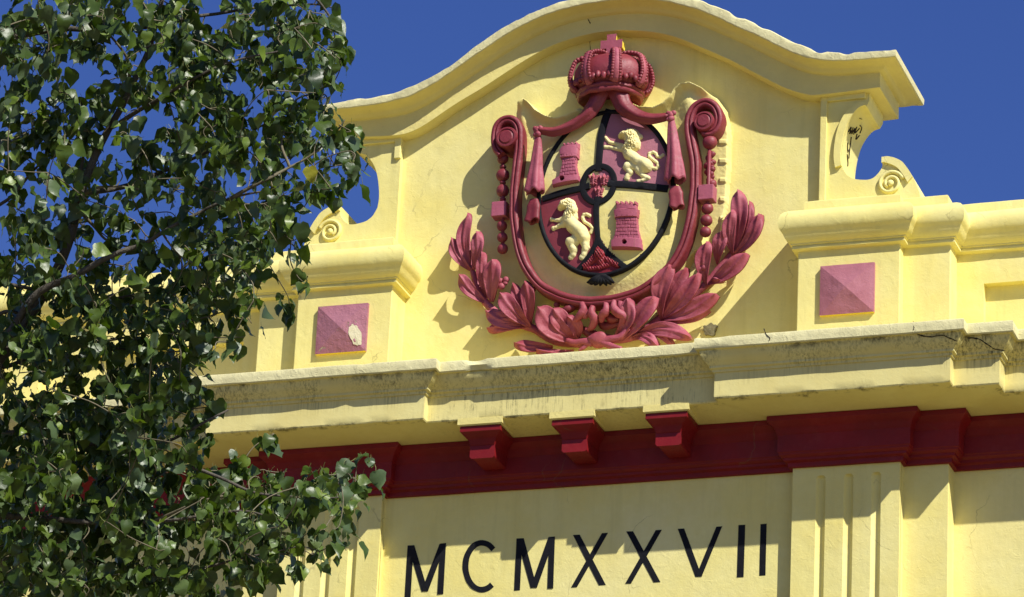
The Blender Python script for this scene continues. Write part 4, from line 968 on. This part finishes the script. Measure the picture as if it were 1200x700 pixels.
BR = [
 ([(-625, 700, 0), (-350, 620, .1), (-140, 520, .0), (-20, 440, -.1), (40, 360, 0), (75, 300, 0), (93, 240, 0), (108, 190, .05), (128, 150, .1), (152, 108, .1), (172, 62, .1), (188, 10, .1), (200, -50, .1)], .055, .012),
 ([(92, 238, 0), (110, 222, -.1), (135, 218, -.15), (162, 222, -.2)], .014, .005),
 ([(90, 250, 0), (95, 200, .1), (100, 160, .15), (96, 120, .2)], .016, .006),
 ([(84, 238, 0), (108, 262, .1), (125, 282, .15), (150, 290, .2), (165, 288, .2)], .013, .005),
 ([(-20, 440, -.1), (40, 350, -.2), (90, 322, -.25), (140, 297, -.3), (168, 285, -.3), (190, 272, -.35), (235, 247, -.3), (270, 233, -.3), (305, 226, -.35)], .028, .006),
 ([(190, 272, -.35), (203, 290, -.35), (213, 301, -.3)], .008, .004), ([(93, 228, 0), (150, 218, .2), (200, 196, .3), (245, 178, .3), (284, 161, .3), (320, 140, .3)], .02, .005),
 ([(270, 233, -.3), (310, 212, -.35), (340, 196, -.3), (372, 177, -.3), (396, 152, -.3), (404, 140, -.3)], .013, .004),
 ([(340, 196, -.3), (330, 165, -.2), (345, 120, -.1), (372, 108, -.1), (385, 95, -.1), (392, 105, -.1)], .010, .003),
 ([(-600, 500, 0), (-300, 480, .3), (-60, 500, .3), (0, 508, .2), (40, 506, .1), (85, 518, .0), (140, 524, -.1), (180, 522, -.1), (205, 514, -.1), (240, 495, -.15), (268, 480, -.1)], .035, .006),
 ([(140, 524, -.1), (170, 535, -.2), (215, 545, -.25), (260, 560, -.3), (300, 578, -.3), (340, 583, -.3), (384, 584, -.3), (415, 580, -.3)], .018, .004),
 ([(-610, 560, 0), (-300, 580, -.2), (-60, 600, -.2), (0, 604, -.2), (50, 608, -.25), (95, 612, -.3), (140, 612, -.3), (180, 612, -.3), (230, 606, -.35), (282, 598, -.35), (330, 610, -.3)], .034, .005),
 ([(180, 612, -.3), (205, 600, -.35), (235, 588, -.4), (262, 580, -.4)], .012, .006),
 ([(-40, 420, -.1), (0, 430, .1), (30, 420, .2), (60, 400, .2), (100, 402, .2), (140, 408, .2), (180, 412, .1), (238, 412, .1)], .018, .004),
 ([(-20, 440, -.1), (-10, 380, .3), (15, 365, .3), (45, 385, .3), (80, 400, .3)], .02, .006),
 ([(100, 402, .2), (150, 395, .15), (200, 380, .1), (240, 372, .1), (262, 366, .1)], .010, .004),
 ([(-600, 100, 0), (-350, 90, .3), (-120, 70, .3), (-20, 50, .3), (60, 35, .3), (120, 36, .25), (170, 32, .2), (230, 20, .2), (300, 10, .2), (360, 5, .2), (400, 12, .2)], .035, .004),
 ([(-590, -100, 0), (-300, -90, -.2), (-80, -60, -.2), (60, -40, -.2), (200, -30, -.2), (330, -25, -.1), (380, 10, -.1), (392, 40, -.1)], .035, .004),
 ([(128, 150, .1), (180, 120, -.1), (230, 90, -.2), (280, 70, -.2), (330, 60, -.2), (365, 50, -.2)], .016, .004),
 ([(-200, 290, .2), (-60, 260, .3), (0, 240, .3), (40, 200, .3), (70, 170, .3)], .022, .005),
 ([(-610, 640, 0), (-300, 690, .2), (-60, 700, .2), (60, 680, .1), (150, 672, 0), (230, 668, 0), (300, 650, -.1), (350, 640, -.1)], .03, .004),
 ([(152, 108, .1), (150, 70, .0), (120, 30, -.1), (90, -20, -.1)], .014, .004),
 ([(-100, 320, .2), (-40, 330, .2), (20, 335, .2), (70, 345, .2), (130, 350, .2), (190, 340, .2), (250, 330, .2)], .02, .004),
]
skel = []
for pts, r0, r1 in BR:
    P = cr([atd(u, v, TD + d) for u, v, d in pts], 6)
    P = [p + .010 * np.array(noise.noise_vector(Vector(p) * 5)) for p in P]
    mk('branch', *tube(P, [r0 * .8, (r0 + r1) * .33, r1 * .8], None, 8), m_bark if r0 > .015 else m_twig, T, smooth=True)
    skel += P
skel = np.array(skel)
def pix(P):
    d = np.asarray(P) - CC; w = d @ CF
    return 600 + FPX * (d @ CR) / w, 350 - FPX * (d @ CU) / w, w

# leaf shapes: broad, heart-based, drawn to a point, folded on the midrib; stalk included
def leafshape(fold, curl, wave, seed, wd=.44, bite=0):
    ol = [(0, 0), (.18, -.055), (.35, .02), (.45, .18), (.44, .36), (.34, .56), (.20, .74), (.07, .88), (0, 1.0)]
    ys = [0, .02, .10, .22, .38, .56, .75, .89, 1.0]
    V = []; F = []
    for i, (x, y) in enumerate(ol):
        ymid = ys[i]
        k = x / .44 * wd
        def Z(a, b): return -curl * b * b + fold * abs(a) + wave * math.sin(b * 9 + seed) * abs(a) * 2.2 + .03 * math.sin(seed * 3 + b * 4)
        jx = 1 + .08 * math.sin(seed * 7 + i * 2.3)
        V.append((0, ymid, Z(0, ymid))); V.append((k * jx, y, Z(k, y))); V.append((-k * (2 - jx), y, Z(-k, y) + .05 * math.sin(seed + i)))
    for i in range(len(ol) - 1):
        a = i * 3
        if i == 0: F += [(a, a + 3, a + 4), (a, a + 5, a + 3)]
        else: F += [(a, a + 3, a + 4, a + 1), (a, a + 2, a + 5, a + 3)]
    F = [f[::-1] for f in F]
    n = len(V); mi = [0] * len(F)
    st = [(0, 0, 0), (.03, -.16, .05), (.0, -.34, .14)]
    for i, (x, y, z) in enumerate(st): V += [(x - .012, y, z), (x + .012, y, z), (x, y, z + .02)]
    for i in range(2):
        a = n + i * 3
        for k in range(3): F.append((a + k, a + (k + 1) % 3, a + 3 + (k + 1) % 3, a + 3 + k)); mi.append(1)
    return np.array(V, float), F, mi
shapes = [leafshape(f, c, w_, s_, wd) for f, c, w_, s_, wd in ((.22, .15, .05, 1, .42), (.35, .3, .08, 2, .40), (.10, .35, .10, 3, .45), (.5, .1, .04, 4, .38), (.25, .5, .12, 5, .43), (-.12, .2, .10, 6, .41), (.15, -.15, .12, 7, .44))]
leafmats = [m_l1, m_l2, m_l3, m_ly]
lmesh = {}
for si, (V, F, mi) in enumerate(shapes):
    for mj, mm in enumerate(leafmats):
        me = bpy.data.meshes.new('leaf'); me.from_pydata(V.tolist(), [], F); me.materials.append(mm); me.materials.append(m_stalk)
        me.polygons.foreach_set('material_index', mi); me.polygons.foreach_set('use_smooth', [True] * len(F)); lmesh[si, mj] = me
dens = [
 [1, .95, .8, 1, 1, 1, .95, .75, 0], [1, .45, .5, .9, 1, 1, .9, .85, 0], [.95, .85, .55, .30, .85, 1, .85, .6, 0], [.9, .9, .5, .30, .85, .9, .9, 1, .7],
 [.45, .5, .55, .5, .85, .95, .95, .30, 0], [.55, .5, .30, .42, .85, 1, .75, 0, 0], [.85, .75, .6, .45, .9, .75, .22, 0, 0], [.9, .85, .75, .85, .9, .45, 0, 0, 0],
 [.75, .85, .85, .9, .55, .18, 0, 0, 0], [.9, 1, .95, 1, .42, 0, 0, 0, 0], [1, 1, 1, .95, .35, .15, .12, 0, 0], [1, 1, 1, .95, .95, 1, 1, .9, .55], [1, 1, 1, 1, .8, .9, .9, .5, .12], [1, 1, 1, .95, .85, .55, .35, .06, 0]]
leaves = []; twigs = []
def near(p):
    d = np.linalg.norm(skel - p, axis=1); return skel[int(np.argmin(d))]
pend = []
def add_cluster(u, v, dd, n, rad): pend.append((atd(u, v, TD + dd), n, rad))
def grow(c, n, rad):
    b = near(c)
    tipd = c - b; L_ = np.linalg.norm(tipd)
    end = c + np.array((random.uniform(-.02, .04), random.uniform(-.05, .05), random.uniform(-.06, .02)))
    mid = (b + c) / 2 + np.array((random.uniform(-.03, .03), random.uniform(-.03, .03), random.uniform(.0, .02)))
    path = cr([b, mid, c, end], 4); twigs.append(path)
    for k in range(n):
        t = random.random() ** .6; p = path[int(t * (len(path) - 1))] if L_ < rad * 2.5 else c + (end - c) * t
        off_ = np.array([random.gauss(0, 1), random.gauss(0, 1), random.gauss(-.25, 1)]) * rad * .5
        leaves.append((p + off_, c))
for j, row in enumerate(dens):
    for i, d in enumerate(row):
        if d <= 0: continue
        m = d ** 1.15 * (8.2 if j < 5 else 10.5 if j < 9 else 12.5); m = int(m) + (random.random() < m % 1)
        for k in range(m):
            u = 50 * i + random.uniform(0, 50); v = 50 * j + random.uniform(0, 50)
            if u > 390 and v < 500: u = min(u, 411 if 110 < v < 230 else 398)
            if u > 405 and v > 500: u = random.uniform(395, 428)
            nn = random.randint(5, 9)
            add_cluster(u, v, random.gauss(0, .38), nn, .072 if d > .35 else .05)
for k in range(230):                                     # the part of the crown outside the frame
    add_cluster(random.uniform(-620, -8), random.uniform(-200, 760), random.gauss(0, .6), 6, .14)
for k in range(60): add_cluster(random.uniform(0, 390), random.uniform(-110, -8), random.gauss(0, .4), 7, .10)
pend.sort(key=lambda q_: np.linalg.norm(near(q_[0]) - q_[0]))
pts_ = np.empty((len(skel) + len(pend), 3)); pts_[:len(skel)] = skel; base_n = len(skel)
for k, (c, n_, rad) in enumerate(pend):
    skel = pts_[:base_n + k]; grow(c, n_, rad); pts_[base_n + k] = c
skel = pts_
recs = []
for p, c in leaves:
    sz = random.choice((.054, .064, .074, .084, .097)) * random.uniform(.85, 1.15)
    tip = np.array((random.gauss(0, .55), random.gauss(0, .55), -1 + random.gauss(0, .45))); tip += (p - c) * 4; tip /= np.linalg.norm(tip)
    nrm = np.array((random.gauss(.25, .75), random.gauss(-.35, .75), random.gauss(.55, .6))); nrm -= tip * (nrm @ tip); nrm /= np.linalg.norm(nrm)
    x = np.cross(tip, nrm)
    u, v, w = pix(p)
    si = random.randrange(len(shapes)); mj = random.choices((0, 1, 2), (5, 4, 2))[0]
    recs.append([p, x, tip, nrm, sz, si, mj, u, v])
# a few leaves seen alone in the photograph
def single(u, v, sz, tip, nrm, mj, si=0, d=-.75):
    p = atd(u, v, TD + d); tip = np.array(tip, float); tip = tip[0] * CR + tip[1] * CU + tip[2] * CF; tip /= np.linalg.norm(tip)
    nrm = np.array(nrm, float); nrm = nrm[0] * CR + nrm[1] * CU - nrm[2] * CF; nrm -= tip * (nrm @ tip); nrm /= np.linalg.norm(nrm)
    recs.append([p, np.cross(tip, nrm), tip, nrm, sz, si, mj, u, v]); twigs.append(cr([near(p), (near(p) + p) / 2 + np.array((0, 0, .02)), p - tip * sz * .5], 4))
single(362, 196, .085, (.25, -1, 0), (.1, .2, 1), 3, 1); single(420, 562, .065, (.9, -.1, 0), (.2, .4, 1), 2, 2)
single(109, 292, .09, (1, -.1, 0), (0, .5, 1), 2, 2); single(283, 405, .085, (-.3, -1, 0), (.1, .3, 1), 0, 0, -.4); single(368, 118, .075, (-.2, -1, 0), (.2, .2, 1), 0, 1)
single(333, 240, .12, (-.2, -1, 0), (-.6, .2, 1), 1, 3); single(352, 262, .11, (.1, -1, 0), (.4, .2, 1), 1, 1); single(392, 30, .06, (.3, .5, 0), (.2, .2, 1), 0, 2); single(394, 75, .05, (.1, -1, 0), (.5, .2, 1), 0, 2)
def mat4(r):
    p, x, y, z, s_ = r[:5]
    return Matrix(((x[0] * s_, y[0] * s_, z[0] * s_, p[0]), (x[1] * s_, y[1] * s_, z[1] * s_, p[1]), (x[2] * s_, y[2] * s_, z[2] * s_, p[2] + ZO), (0, 0, 0, 1)))
def score(r):
    u, v = r[7:9]
    if not (5 < u < 440 and 5 < v < 695): return -1
    facing = abs(np.dot(r[3], CF)); front = -((r[0] - CC) @ CF - TD)
    return r[4] * (.3 + facing) * (1 + .8 * front)
recs.sort(key=score, reverse=True)
inv = Matrix.Translation(-Vector(T.location))
for r in recs[:300]:
    o = bpy.data.objects.new('leaf', lmesh[r[5], r[6]]); COL.objects.link(o); o.parent = T; o.matrix_parent_inverse = inv; o.matrix_basis = mat4(r)
    if r[6] == 3: o['label'] = 'yellowing leaf among the green ones'
VV = []; FF = []; MI = []; n = 0
for r in recs[300:]:
    V, F, mi = shapes[r[5]]; p, x, y, z, s_ = r[:5]
    VV.append(p + s_ * (V[:, :1] * x + V[:, 1:2] * y + V[:, 2:] * z)); FF += [[i + n for i in f] for f in F]; MI += [4 if k else r[6] for k in mi]; n += len(V)
o = mk('foliage', np.concatenate(VV), FF, leafmats + [m_stalk], T, smooth=True, mi=MI); tag(o, 'dense glossy green leaves', kind='stuff')
ms = [tube(t, [.0035, .003, .002], None, 4, caps=False) for t in twigs]
o = mk('twigs', *cat2(*ms), m_twig, T, smooth=True); tag(o, kind='stuff')
